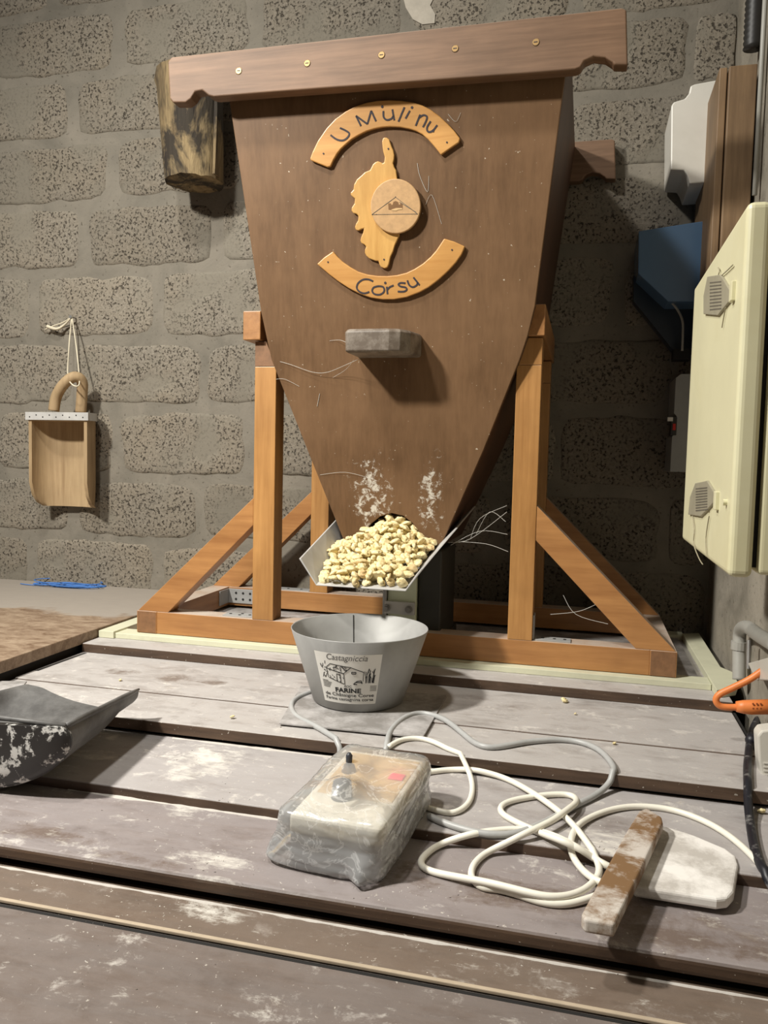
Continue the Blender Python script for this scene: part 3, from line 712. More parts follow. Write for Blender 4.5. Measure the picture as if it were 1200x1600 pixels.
for par, pt, off in ((up, (182, 440), .008), (up, (953, 370), .008), (lo, (210, 1118), .008), (lo, (985, 1042), .008), (isl, (587, 410), .007), (isl, (560, 1102), .007)):
    c = panel(*cr([pt])[0], off); bm = B(); cyl(bm, c-PN*.0005, c+PN*.0008, .0018, n=10); obj('nail', bm, M['ink'], par)
# cobwebs
bm = B()
def web(pts, r=.0005, off=.004, sag=0): tube(bm, catmull([panel(x, y, o_) for x, y, o_ in pts], 5), r, 4)
c7 = lambda x, y: (380+x*.25, 460+y*.25)
web([(*c7(230, 420), .002), (*c7(300, 440), .004), (*c7(430, 485), .006), (*c7(520, 488), .01), (*c7(620, 450), .02), (*c7(730, 400), .05)])
web([(*c7(205, 530), .001), (*c7(260, 530), .004), (*c7(350, 575), .001)], .0004)
web([(*c7(540, 290), .001), (*c7(600, 285), .01), (*c7(645, 300), .06)], .0004)
web([(*c7(560, 520), .001), (*c7(640, 470), .02), (*c7(690, 410), .05)], .0004)
web([(*c7(478, 620), .001), (*c7(462, 700), .001)], .0007)
web([(500, 742, .001), (540, 738, .004), (580, 748, .001)], .0004)
web([(652, 255, .001), (656, 275, .001), (668, 300, .001), (670, 275, .001)], .0005)
web([(700, 178, .001), (712, 190, .002), (720, 176, .001)], .0004)
web([(665, 320, .001), (675, 305, .002), (690, 350, .001)], .0004)
tag(obj('cobweb', bm, M['web'], hp), kind='stuff')
bm = B()
for a in [((700, 848), (735, 842), (792, 800)), ((704, 852), (750, 830), (793, 835)), ((712, 846), (760, 850), (794, 862)), ((735, 842), (750, 810), (792, 790)), ((744, 835), (765, 800), (790, 815)), ((860, 960), (905, 955), (940, 940)), ((880, 930), (900, 960), (950, 975))]:
    pts = [onY(a[0][0], a[0][1], .03), onY(a[1][0], a[1][1], .02), onY(a[2][0], a[2][1], .01)]; tube(bm, catmull(pts, 5), .0005, 4)
tag(obj('cobweb', bm, M['web'], st), kind='stuff')

# ------------------------------------------------------------------ vibrating feeder
vf = thing('vibrating_feeder', 'grey sheet-metal feeder tray on a pale green bracket under the hopper outlet', 'feeder', (.64, .05, -.008))
LY = -.165                                             # lip
def fz(y): return .172+(y-LY)*.20
cxl, cxr = onY(494, 908, LY).x, onY(634, 918, LY).x
def trough():
    bm = B(); t = .0028
    lipL = onY(467, 873, LY); lipR = onY(661, 889, LY)
    rows_ = []
    for y in (LY, -.10, .0, .10, .16):
        k = (y-LY)/.30
        b0 = fz(y); 
        outer = [Vector((lipL.x-.0*k, y, lipL.z+(y-LY)*.26)), Vector((cxl, y, b0)), Vector((cxr, y, b0)), Vector((lipR.x+.10*k*.55, y, lipR.z+(y-LY)*.34))]
        inner = [Vector((outer[3].x-.004, y, outer[3].z+.001)), Vector((cxr-.001, y, b0+t)), Vector((cxl+.001, y, b0+t)), Vector((outer[0].x+.004, y, outer[0].z+.001))]
        rows_.append(outer+inner)
    return loft(bm, rows_)
obj('trough', trough(), M['alu'], vf, bevel=.0008)
bx = [onY(600, 900, .02).x, onY(651, 900, .02).x]
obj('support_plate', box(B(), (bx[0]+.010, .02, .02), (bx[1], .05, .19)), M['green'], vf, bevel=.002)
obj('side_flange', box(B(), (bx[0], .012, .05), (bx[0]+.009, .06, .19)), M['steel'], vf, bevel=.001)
cp0 = onY(598, 958, .012); cp1 = onY(648, 944, .012)
obj('clamp_plate', box(B(), (cp0.x+.004, .010, cp0.z), (cp1.x, .0195, cp1.z+.003)), M['alu'], vf, bevel=.001)  # paler finish than steel, making up for the shade here
for x, y in ((604, 950), (639, 952)):
    c = onY(x, y, .010); bm = B(); cyl(bm, c+Vector((0, .0, 0)), c-Vector((0, .004, 0)), .0085, .0085, 18); cyl(bm, c-Vector((0, .004, 0)), c-Vector((0, .009, 0)), .0055, .005, 6)
    obj('bolt', bm, M['steel'], vf)
obj('drive_housing', box(B(), (bx[1]+.002, .03, .01), (bx[1]+.055, .22, .235)), M['darkmetal'], vf, bevel=.004)
obj('drive_base', box(B(), (bx[0]-.03, .056, -.007), (bx[1]+.06, .24, .03)), M['darkmetal'], vf, bevel=.003)
obj('support_rib', prism(B(), [Vector((bx[0]-.035, .03, .02)), Vector((bx[0]-.004, .03, .02)), Vector((bx[0]-.004, .03, .085)), Vector((bx[0]-.012, .03, .06))], Vector((0, .02, 0))), M['darkmetal'], vf)

# ------------------------------------------------------------------ chestnuts
def nut_mesh(seed, A=.0124, Bb=.0108, Cc=.0074):
    bm = B(); bmesh.ops.create_icosphere(bm, subdivisions=3, radius=1)
    r = random.Random(seed); ph = r.uniform(0, 6); broken = seed % 3 == 1
    for v in bm.verts:
        d = v.co.normalized()
        k = 1+.16*mn.noise(d*1.7+Vector((seed*5, 0, 0)))+.20*mn.noise(d*3.4+Vector((0, seed*3, 0)))
        g = math.exp(-((d.y-.22*math.sin(d.x*2.4+ph))/.11)**2)*max(0, d.z+.35)     # wandering furrow
        g2 = math.exp(-((d.y+.55-.2*math.sin(d.x*3+ph))/.09)**2)*max(0, d.z)*.5
        k -= .58*g+.42*g2
        if d.z < -.1: k *= .86
        v.co = Vector((d.x*A, d.y*Bb, d.z*Cc))*k
        if broken and v.co.z < -.001: v.co.z = -.001+(v.co.z+.001)*.2
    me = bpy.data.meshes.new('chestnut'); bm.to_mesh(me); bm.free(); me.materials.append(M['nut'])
    for p in me.polygons: p.use_smooth = True
    return me
nuts = [nut_mesh(s) for s in range(8)]
def put_nut(loc, rot, label, group=None, sc=1):
    o = bpy.data.objects.new('chestnut', rnd.choice(nuts)); COL.objects.link(o); o.location = loc; o.rotation_euler = rot; o.scale = (sc,)*3
    tag(o, label, 'chestnut', group); return o
def pile_top(x, y):
    z = .312-.60*math.sqrt(((x-.632)*.92)**2+(y-.035)**2)
    return z
placed = []
for layer in range(3):
    mine = []; tries = 0
    while tries < 5000 and len(placed) < 285:
        tries += 1
        x = rnd.uniform(.47, .78); y = rnd.uniform(LY+.008, .045)
        z = pile_top(x, y)-.0115*layer-.004
        fl_ = fz(y)+.0085
        lim0 = cxl-.030*max(0, (z-fl_)/.03)+.012; lim1 = cxr+.034*max(0, (z-fl_)/.04)-.010
        if x < lim0 or x > lim1: continue
        if z < fl_:
            if layer or z < fl_-.014: continue
            z = fl_
        pyz = py(z)
        if y > pyz-.012 and abs(x-.636) > .052*max(.1, min(1, (.318-z)/.04)): continue
        if any((x-a)**2+(y-b)**2 < .0158**2 for a, b in mine): continue
        mine.append((x, y)); placed.append((x, y, z))
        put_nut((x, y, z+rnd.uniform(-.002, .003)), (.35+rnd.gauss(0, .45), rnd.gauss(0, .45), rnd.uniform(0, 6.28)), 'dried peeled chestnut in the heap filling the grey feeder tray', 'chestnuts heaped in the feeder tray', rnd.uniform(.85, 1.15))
c = onY(555, 902, LY-.002)
put_nut((c.x, LY-.0, fz(LY)+.011), (1.15, .2, 1.57), 'single dried chestnut tipping over the front lip of the feeder tray', sc=1.05)
for (x, y, sc, lab) in ((882, 1095, .62, 'crumb of chestnut lying on the boards right of the bucket'), (1190, 1268, .5, 'yellow chestnut crumb beside the black cable on the bench right'), (960, 1162, .3, 'tiny white crumb on the bench above the grey cable loop'), (899, 1116, .25, 'tiny chestnut crumb just below the larger crumb right of the bucket'), (363, 1121, .4, 'yellowish chestnut chip on the boards left of the bucket'), (188, 1063, .3, 'small yellow chip on the board near the scoop tip')):
    p = bench(x, y, .003*sc/.5); o = put_nut(p+Vector((0, 0, .001)), (.4, .2, rnd.uniform(0, 6)), lab, sc=sc)

# ------------------------------------------------------------------ bucket with label
SBX = [onZ(x, y, -.0325) for x, y in ((436, 1130), (661, 1152), (699, 1086), (470, 1072))]
bp0 = B(); prism(bp0, [Vector((p.x, p.y, -.0348)) for p in SBX], Vector((0, 0, .0032)))
# the plate's front part bridges the 3 mm step: square thin dusty board
bd = obj('metal_sheet', bp0, M['plate'], None, bevel=.0005); tag(bd, 'thin dusty grey sheet lying flat under the labelled bucket', 'sheet')
BC = Vector((.637, -.246, 0)); bz0, bz1, br0, br1 = -.0312, .111, .0885, .1335
bk = thing('bucket', 'flared grey metal bucket with a white paper label, catching the chestnuts', 'bucket', (BC.x, BC.y, bz0))
bm = B(); n = 72; prof = [(br0-.004, bz0), (br0, bz0+.002), ((br0+br1)/2, (bz0+bz1)/2), (br1, bz1-.001), (br1-.0006, bz1), (br1-.0022, bz1-.001), ((br0+br1)/2-.002, (bz0+bz1)/2), (br0-.0025, bz0+.004), (.0005, bz0+.004)]
rings = [[BC+Vector((r_*math.cos(2*math.pi*k/n), r_*math.sin(2*math.pi*k/n), z)) for k in range(n)] for r_, z in prof]
loft(bm, rings); obj('body', bm, M['galv'], bk, True)
bm = B(); a = math.radians(112); r_ = lambda t: br0+(br1-br0)*t
tube(bm, [BC+Vector(((r_(t)-.003)*math.cos(a), (r_(t)-.003)*math.sin(a), bz0+(bz1-bz0)*t)) for t in (.05, .5, .98)], .0008, 6); obj('seam', bm, M['dark'], bk)
slope = (br1-br0)/(bz1-bz0)
def cone(u, v, off=.0006):      # u to the right (m) and v up (m) around the label centre
    z = .037+v; rr_ = br0+(z-bz0)*slope; a = LA+u/.112
    return Vector((BC.x+(rr_+off)*math.cos(a), BC.y+(rr_+off)*math.sin(a), z))
LA = math.radians(-85)
lw, lh = .0590, .0500
bm = B(); g = [[bm.verts.new(cone(-lw+2*lw*i/16, -lh+2*lh*j/6, .0006)) for i in range(17)] for j in range(7)]
for j in range(6):
    for i in range(16): bm.faces.new((g[j][i], g[j][i+1], g[j+1][i+1], g[j+1][i]))
lab = obj('paper_label', bm, M['paper'], bk, True); tag(lab, 'white printed paper label with a stone mill drawing')
def text(body, width, height, cu, cv, mat, bold=0, shear=0, skew=0):
    cu_ = bpy.data.curves.new('t', 'FONT'); cu_.body = body; cu_.align_x = 'CENTER'; cu_.offset = bold; cu_.shear = shear
    o = bpy.data.objects.new('t', cu_); COL.objects.link(o); dg = bpy.context.evaluated_depsgraph_get(); dg.update()
    me = bpy.data.meshes.new_from_object(o.evaluated_get(dg)); bpy.data.objects.remove(o)
    bm = bmesh.new(); bm.from_mesh(me)
    bmesh.ops.triangulate(bm, faces=bm.faces[:])
    bmesh.ops.subdivide_edges(bm, edges=[e for e in bm.edges if abs(e.verts[0].co.x-e.verts[1].co.x) > .8], cuts=2)
    xs = [v.co.x for v in bm.verts]; ys = [v.co.y for v in bm.verts]; x0, x1, y0, y1 = min(xs), max(xs), min(ys), max(ys)
    for v in bm.verts:
        u = cu+(v.co.x-(x0+x1)/2)/(x1-x0)*width; vv = cv+(v.co.y-y0)/(y1-y0)*height+skew*(u-cu)
        v.co = cone(u, vv, .0011)
    o = obj('lettering', bm, mat, lab); return o
text('Castagniccia', .070, .0150, 0, .0335, M['grey_ink'], 0, .25)
text('AOC', .015, .0045, 0, -.0165, M['black'], .01)
text('FARINE', .052, .0095, 0, -.0275, M['black'], .035)
text('de Ch\u00e2taigne Corse', .104, .0085, .001, -.0375, M['black'], .010)
text('Farina castagnina corsa', .104, .0078, .001, -.0457, M['black'], .008)
# line drawing of the stone mill
bm = B()
def Lk(pts, wd=.0008):
    P = []
    for i in range(len(pts)-1):
        for k in range(4):
            t = k/4; P.append((pts[i][0]*(1-t)+pts[i+1][0]*t, pts[i][1]*(1-t)+pts[i+1][1]*t))
    P.append(pts[-1]); P3 = [cone(u, v, .0010) for u, v in P]
    up_ = Vector((math.cos(LA), math.sin(LA), 0)); ribbon(bm, P3, wd, up_, .0002)
def Q(x, y): return ((x-497)/412*2*lw, -(y-508)/395*2*lh)     # label crop coordinates
for pts, wd in (([(358, 430), (392, 395), (520, 412), (600, 448)], .0011), ([(358, 432), (474, 464), (520, 415)], .0011), ([(474, 464), (478, 545)], .0009), ([(362, 436), (368, 505), (478, 548)], .0009), ([(600, 448), (598, 520)], .0009),
        ([(428, 470), (426, 525)], .0009), ([(452, 474), (452, 535)], .0009), ([(428, 470), (452, 474)], .0009), ([(526, 448), (552, 448), (552, 462), (526, 462), (526, 448)], .0014), ([(536, 545), (560, 520), (585, 515), (592, 540)], .0016), ([(545, 530), (595, 530)], .0013), ([(538, 546), (560, 546)], .0014)):
    Lk([Q(*p) for p in pts], wd)
rr2 = random.Random(3)
for i in range(46):   # roof stones
    t, s = rr2.random(), rr2.random(); x = 372+t*110+s*26*0+ (1-s)*25; y = 402+s*50+t*14
    Lk([Q(x, y), Q(x+rr2.uniform(3, 8), y+rr2.uniform(-4, 4))], .0011)
for i in range(16):   # chestnut tree left
    x = rr2.uniform(325, 362); y = rr2.uniform(400, 515); Lk([Q(x, y), Q(x+rr2.uniform(-12, 12), y-rr2.uniform(8, 26))], .0009)
for i in range(18):   # tall grasses right
    x = rr2.uniform(612, 672); y = 535; h = rr2.uniform(50, 125); Lk([Q(x, y), Q(x+rr2.uniform(-6, 6), y-h*.6), Q(x+rr2.uniform(-18, 18), y-h)], .0008)
for i in range(12): x = rr2.uniform(372, 470); y = rr2.uniform(470, 530); Lk([Q(x, y), Q(x+6, y+10)], .0007)
for y in range(532, 592, 12): Lk([Q(315, y), Q(355+(y*7 % 30), y+2)], .0006)
for y in range(560, 600, 12): Lk([Q(648, y), Q(694, y+2)], .0006)
obj('mill_drawing', bm, M['black'], lab)

# ------------------------------------------------------------------ log on the wall
lg = thing('log', 'short weathered log with blackened bark hanging on the block wall left of the hopper', 'log', (-.09, .42, 1.37))
bm = B(); n = 36; rings = []
for k in range(15):
    t = k/14; xl = -.196+(.037)*t*1.0; xr = .004-(-.003)*t; cx = (xl+xr)/2; r_ = (xr-xl)/2*(1.06 if t < .1 else 1); z = 1.528-t*.310
    if k == 0: r_ *= .9
    rings.append([Vector((cx+math.cos(2*math.pi*j/n)*r_*(1+.05*mn.noise(Vector((math.cos(2*math.pi*j/n)*1.5, math.sin(2*math.pi*j/n)*1.5, z*3)))+.03*mn.noise(Vector((j*.9, z*4, 3)))), .425+math.sin(2*math.pi*j/n)*.083*(1+.05*mn.noise(Vector((j*.7, z*5, 1)))), z+(.006*mn.noise(Vector((j*.5, k, 0))) if k == 14 else 0))) for j in range(n)])
loft(bm, rings); obj('trunk', bm, M['log'], lg, True)
e = bpy.data.objects[lg.children[0].name].data
md = lg.children[0].modifiers.new('edge', 'EDGE_SPLIT'); md.split_angle = .9
bm = B(); prism(bm, [Vector(p) for p in ((.003, .38, 1.225), (.010, .38, 1.225), (.016, .38, 1.40), (.014, .38, 1.49), (.008, .38, 1.50))], Vector((0, .03, 0))); obj('bark_slab', bm, M['log'], lg)

# ------------------------------------------------------------------ hanging scoop
sc_ = thing('flour_scoop', 'carved wooden scoop hanging by white string from a nail on the wall', 'scoop', (-.51, .46, .4))
def Sp(x, y, Yv): return onY(x, y, Yv)
zt_, zb_ = .545, .262
XL0, XR0 = -.632, -.425
bm = B(); rings = []
n = 22
def scoop_ring(z, open_=1, drop=0):
    pts = []
    W_ = (XR0-XL0)/2; cx = (XL0+XR0)/2
    outer = []; inner = []
    for k in range(n+1):
        a = math.pi*k/n      # U from left front round the back to right front
        ex = math.copysign(abs(math.cos(a))**.55, math.cos(a)); ey = math.sin(a)**.75
        outer.append(Vector((cx-ex*W_, .415+ey*.09+drop, z))); inner.append(Vector((cx-ex*(W_-.011), .415+ey*.078+drop, z)))
    return outer+inner[::-1]
for z, dr in ((zt_, 0), (.50, 0), (.42, 0), (.34, 0), (.30, .010), (.275, .03), (.262, .055)):
    r1 = scoop_ring(z, 1)
    if dr:
        r1 = [Vector((p.x, max(p.y, .415+dr), p.z)) for p in r1]
        cx = (XL0+XR0)/2; r1 = [Vector((cx+(p.x-cx)*(1-dr*1.2), p.y, p.z)) for p in r1]
    rings.append(r1)
loft(bm, rings); obj('bowl', bm, M['scoopwood'], sc_, True).modifiers.new('es', 'EDGE_SPLIT').split_angle = .7
bm = B(); cx = (XL0+XR0)/2
pts = [Vector((cx-math.copysign(abs(math.cos(math.pi*k/n))**.55, math.cos(math.pi*k/n))*.1, .412+(math.sin(math.pi*k/n)**.75)*.09, .53)) for k in range(n+1)]
prism(bm, pts, Vector((0, 0, .018))); obj('end_board', bm, M['scoopwood'], sc_)
hl = catmull([onY(84, 642, .43), onY(88, 620, .43), onY(100, 600, .425), onY(116, 589, .43), onY(128, 596, .45), onY(128, 620, .46), onY(126, 645, .46)], 6)
bm = B(); tube(bm, hl, .0165, 14); obj('handle', bm, M['scoopwood'], sc_, True)
bm = B(); 
def band(z0, z1, off):
    rings_ = []
    o_ = [Vector((cx-math.copysign(abs(math.cos(math.pi*k/n))**.55, math.cos(math.pi*k/n))*(.1035+off), .415+(math.sin(math.pi*k/n)**.75)*(.09+off), 0)) for k in range(n+1)]
    return o_
a_ = band(0, 0, .004); 
zb1, zb2 = .532, .556
fr = [Vector((cx-.111, .4095, 0)), Vector((cx+.111, .4095, 0)), Vector((cx+.111, .4120, 0)), Vector((cx-.111, .4120, 0))]
loft(bm, [[Vector((p.x, p.y-.0, zb1)) for p in fr], [Vector((p.x, p.y, zb2)) for p in fr]])
rings_ = []
for k in range(n+1):
    p = a_[k]; q = Vector((cx+(p.x-cx)*.985, .415+(p.y-.415)*.985, 0))
    rings_.append([Vector((p.x, p.y, zb1)), Vector((p.x, p.y, zb2)), Vector((q.x, q.y, zb2)), Vector((q.x, q.y, zb1))])
loft(bm, rings_)
bd_ = obj('metal_band', bm, M['alu'], sc_); tag(bd_, 'perforated tin band round the mouth')
bm = B()
for k in range(9): bm = B(); c = Vector((cx-.095+k*.0235, .4094, .544+(k % 2)*.006-.003)); cyl(bm, c, c-Vector((0, .0006, 0)), .0022, n=8); obj('bolt_hole', bm, M['dark'], bd_)
NL = onY(114, 496, .50)
nl = B(); cyl(nl, NL+Vector((0, .025, 0)), NL-Vector((0, .012, 0)), .0022, n=8); cyl(nl, NL-Vector((0, .012, 0)), NL-Vector((0, .0135, 0)), .005, n=10)
tag(obj('nail', nl, M['steel'], None), 'nail in the wall from which the wooden scoop hangs', 'nail')
bm = B(); p0 = NL-Vector((0, .006, 0))
tube(bm, catmull([p0, onY(108, 540, .47), onY(106, 585, .445), onY(112, 600, .405), onY(122, 603, .408), onY(124, 590, .44), onY(119, 540, .47), p0+Vector((0, 0, .002))], 6), .0022, 6)
tube(bm, catmull([p0, onY(100, 508, .50), onY(88, 514, .495), onY(74, 510, .50)], 6), [.0022+.0002*i for i in range(19)], 6)
tube(bm, catmull([p0, onY(98, 504, .50), onY(84, 509, .50), onY(70, 515, .50)], 5), .0018, 6)
obj('string', bm, M['cord'], sc_, True)

# ------------------------------------------------------------------ bits on the left table
tag(obj('wood_offcut', prism(B(), [onZ(x, y, .02) for x, y in ((-40, 892), (0, 893), (38, 896), (42, 893), (38, 889), (20, 887), (0, 882), (-40, 880))], Vector((0, 0, -.012))), M['scoopwood'], None, bevel=.001), 'pale wood offcut with a wire at the left edge of the brown table', 'wood')
bm = B(); wo = onZ(10, 888, .02); tube(bm, catmull([wo, wo+Vector((.01, 0, .03)), wo+Vector((.02, 0, .05)), wo+Vector((.022, 0, .08)), wo+Vector((.012, 0, .10))], 5), .0012, 5)
tag(obj('wire', bm, M['steel'], None, True), 'thin bent wire standing up from the wood offcut', 'wire')
bm = B(); rr3 = random.Random(5)
c = onZ(105, 914, .012)
for k in range(7):
    pts = []
    rx, ry = rr3.uniform(.05, .12), rr3.uniform(.02, .055); ox, oy = rr3.uniform(-.03, .04), rr3.uniform(-.02, .02); ph = rr3.uniform(-.3, .3)
    for j in range(13):
        a = 2*math.pi*j/12+k; u, v = rx*math.cos(a), ry*math.sin(a)
        pts.append(Vector((c.x+ox+u*math.cos(ph)-v*math.sin(ph), c.y+oy+u*math.sin(ph)+v*math.cos(ph), .0095+.0022*k*.8)))
    tube(bm, catmull(pts, 4), .0015, 6)
tube(bm, catmull([onZ(32, 912, .011), onZ(50, 914, .011), onZ(75, 914, .013), onZ(100, 912, .016)], 5), .0015, 6)
tag(obj('blue_string', bm, M['bluecord'], None, True), 'loose bundle of blue string lying on the brown table', 'string')

# ------------------------------------------------------------------ black scoop at left
bs = thing('black_scoop', 'flour-caked black plastic scoop lying at the left edge of the bench', 'scoop', (.15, -.6, -.07))
YN, YF = -.722, -.480
zfl = ztop(YN)+.001
nearp = [(103, 1134), (111, 1150), (110, 1170), (94, 1192), (62, 1214), (10, 1230), (-70, 1232), (-150, 1190), (-175, 1122)]
farp = [(217, 1077), (214, 1091), (199, 1103), (170, 1108), (135, 1103), (108, 1095), (82, 1084), (62, 1074), (40, 1069)]
nr = catmull([onY(x, y, YN) for x, y in nearp], 4); fr_ = catmull([onY(x, y, YF) for x, y in farp], 4)
for p in nr: p.z = max(p.z, zfl)
bm = B(); rings = []
ins = lambda p, c, d: p+(c-p).normalized()*d
for k in range(13):
    t = k/12; row = []
    for a_, b_ in zip(nr, fr_):
        p = a_.lerp(b_, t); p = Vector((p.x, p.y, p.z)); p.z -= .010*math.sin(math.pi*t)*(1 if a_.z < .0 else 0)
        p.z = max(p.z, ztop(p.y)+.0012); row.append(p)
    c_ = sum(row, Vector())/len(row); c_.z += .02
    rings.append(row+[ins(p, c_, .0035) for p in reversed(row)])
loft(bm, rings); obj('bowl', bm, M['shovel_in'], bs, True).modifiers.new('es', 'EDGE_SPLIT').split_angle = .9
# back wall, bulging slightly towards the viewer
bm = B(); c_ = sum(nr, Vector())/len(nr)
r0_ = [p+Vector((0, .002, 0)) for p in nr]
rows_ = [r0_]
for sc2, dy in ((.985, -.004), (.90, -.010), (.70, -.014)):
    rows_.append([Vector((c_.x+(p.x-c_.x)*sc2, YN+dy, max(nr[0].z-(nr[0].z-p.z)*sc2, zfl))) for p in nr])
loft(bm, rows_, close=True); obj('back_wall', bm, M['shovel'], bs, True).modifiers.new('es', 'EDGE_SPLIT').split_angle = .9
bm = B(); rim = [nr[0].lerp(fr_[0], k/10) for k in range(11)]; tube(bm, rim, [.0045]*9+[.004, .002], 8)
obj('rim', bm, M['shovel_in'], bs, True)
bm = B(); rim = [nr[0], Vector((nr[0].x-.1, YN, nr[0].z)), Vector((nr[-1].x, YN, nr[0].z))]; tube(bm, rim, .0042, 8); obj('rim', bm, M['shovel_in'], bs, True)
bm = B(); prism(bm, [onZ(x, y, -.030) for x, y in ((-40, 1062), (0, 1064), (42, 1064), (30, 1078), (-40, 1090))], Vector((0, 0, -.003)))
tag(obj('tin_sheet', bm, M['plate'], None), 'corner of a flat grey sheet behind the black scoop', 'sheet')

# ------------------------------------------------------------------ control box and its bag
zb0 = -.079
cN = onZ(452, 1352, zb0); cR = onZ(596, 1380, zb0)
ux = Vector((cR.x-cN.x, cR.y-cN.y, 0)); wbx = ux.length*.98; ux.normalize(); uy = Vector((-ux.y, ux.x, 0))
dirf = (onZ(676, 1196, -.008)-onZ(603, 1286, -.008)); dlen = dirf.length
tilt = Matrix.Rotation(math.radians(3.2), 4, ux); 
cb = thing('control_box', 'grey electric control box with knob and switch wrapped in clear plastic', 'control box', (cN.x, cN.y, zb0))
uyy = (dirf.normalized()*.55+uy*.45).normalized()
def cbp(a, b, c): # a across, b deep, c up
    v = ux*a+uyy*b; t = math.radians(3.4)
    return Vector((cN.x, cN.y, zb0+.0012))+v+Vector((0, 0, c*math.cos(t)+b*math.sin(t)*1.0))
Wb, Db, Hb = wbx, .205, .066
def cbox(a0, a1, b0, b1, c0, c1): 
    bm = B(); vs = []
    loft(bm, [[cbp(a0, b0, c0), cbp(a1, b0, c0), cbp(a1, b1, c0), cbp(a0, b1, c0)], [cbp(a0, b0, c1), cbp(a1, b0, c1), cbp(a1, b1, c1), cbp(a0, b1, c1)]]); return bm
obj('base', cbox(0, Wb, 0, Db, 0, .042), M['ctrl_base'], cb, bevel=.003)
obj('lid', cbox(-.001, Wb+.001, -.001, Db+.001, .0425, Hb), M['ctrl_lid'], cb, bevel=.004)
obj('face_panel', cbox(.008, Wb-.008, .065, Db-.01, Hb-.001, Hb+.0012), M['tan'], cb, bevel=.001)
obj('indicator', cbox(Wb-.035, Wb-.014, .128, .146, Hb+.001, Hb+.0032), M['pink'], cb, bevel=.001)
def zcyl(a, b, c0, c1, r0, r1, n=20):
    bm = B(); cyl(bm, cbp(a, b, c0), cbp(a, b, c1), r0, r1, n); return bm
kb = obj('knob', zcyl(.045, .062, Hb, Hb+.022, .0145, .012), M['knob'], cb, True); kb.modifiers.new('es', 'EDGE_SPLIT').split_angle = .7
tg = obj('toggle_switch', zcyl(.026, .135, Hb, Hb+.010, .011, .008), M['knob'], cb)
bm = B(); tube(bm, [cbp(.026, .135, Hb+.008), cbp(.026, .135, Hb+.024), cbp(.026, .135, Hb+.028)], [.0042, .0048, .002], 10); obj('lever', bm, M['knob'], tg, True)
# bag
bm = B(); bmesh.ops.create_cube(bm, size=2); bmesh.ops.subdivide_edges(bm, edges=bm.edges[:], cuts=34, use_grid_fill=True)
for f in [f for f in bm.faces if all(v.co.z < -.999 for v in f.verts)]: bm.faces.remove(f)
hW, hD, hH = Wb/2+.007, Db/2+.010, Hb/2+.006
for v in bm.verts:
    a, b, c = v.co
    k = (abs(a)**9+abs(b)**9+abs(c)**9)**(1/9); a, b, c = a/k, b/k, c/k
    A, Bq, Cq = a*hW, b*hD, c*hH
    down = max(0, -c)
    A *= 1+.06*down; Bq *= 1+.05*down
    # left side hangs out to the table, right front pulled to a tail
    if a < 0: A -= .028*max(0, -a)**3*(.3+.7*max(0, 1-(c+1)/2))*(max(0, 1-b)*.5+.25)
    tail = max(0, 1-abs(a-.62)/.28)*max(0, -b)**6*down
    Bq -= .026*tail
    # bulge of the knob and lever under the film
    xx, yy = (a+1)/2*Wb, (b+1)/2*Db
    if c > .85:
        Cq += .018*math.exp(-((xx-.045)**2+(yy-.062)**2)/.0006)+.007*math.exp(-((xx-.026)**2+(yy-.135)**2)/.00035)
    p = Vector((a*3, b*3, c*3)); q = Vector((a*1.3+b*2.1, b*7-c*5, a*2+c*6))
    fold = abs(mn.noise(q*.6+Vector((3, 1, 2))))
    d = .003*mn.noise(p*.6)+.0035*(.25-fold)
    A += d*(a); Bq += d*b; Cq += d*c
    zz = max(Cq+hH-.002, 0)
    w_ = cbp(A+Wb/2, Bq+Db/2, zz)
    w_.z = max(w_.z, ztop(w_.y)+.001); v.co = w_
bmesh.ops.recalc_face_normals(bm, faces=bm.faces[:])
bag = obj('plastic_bag', bm, M['bag'], None, True); tag(bag, 'crumpled clear plastic bag pulled over the grey control box', 'bag')

# ------------------------------------------------------------------ cables
def cable(name, pts, r, mat, label, crop=None, group=None, hs=None, fixed=None):
    P = []
    for i, q in enumerate(pts):
        x, y = q[0], q[1]; h = q[2] if len(q) > 2 else 0
        if crop: x, y = crop[0]+x*crop[2], crop[1]+y*crop[2]
        P.append(bench(x, y, r+h))
    C_ = catmull(P, 5)
    def zcl(c):
        for a, b, z in STEPS[:-1]:
            if a-r < c.y < a: return max(ztop(c.y)+r*.98, min(c.z, z+r) if c.z > ztop(a-.002)+r else ztop(c.y)+r*.98)
        return ztop(c.y)+r*.98
    for c in C_: c.z = max(c.z, zcl(c))
    # smooth sudden step changes
    for _ in range(3):
        for i in range(1, len(C_)-1): C_[i] = (C_[i-1]+C_[i]*2+C_[i+1])/4; 
    for c in C_: c.z = max(c.z, ztop(c.y)+r*.98)
    bm = B(); tube(bm, C_, r, 12); o = obj(name, bm, mat, None, True); tag(o, label, 'cable', group); return o
K = (640, 1080, .46667)
cable('power_cable', [(-70, 186), (-40, 168), (0, 158), (60, 162), (130, 195), (190, 255), (210, 310), (205, 360), (180, 392), (140, 408), (95, 400), (60, 390)], .0042, M['cable_white'], 'off-white cable looping at the right of the bagged control box', K)
cable('power_cable', [(60, 272), (85, 268, .0), (150, 262), (230, 265), (330, 295), (420, 345, .004), (500, 402, .006), (550, 450, .004), (590, 500, .004), (625, 560, .004), (635, 610, .006), (600, 655, .006), (540, 683, .006), (460, 688, .007), (360, 665, .008), (260, 640, .008), (160, 622, .003), (70, 603), (38, 580), (50, 550), (110, 510), (200, 480), (300, 465), (400, 463), (480, 482, .006), (560, 522, .008), (620, 562, .006), (690, 600), (720, 640)], .0044, M['cable_white'], 'longest off-white cable, coming from the box and coiled beside the scraper', K)
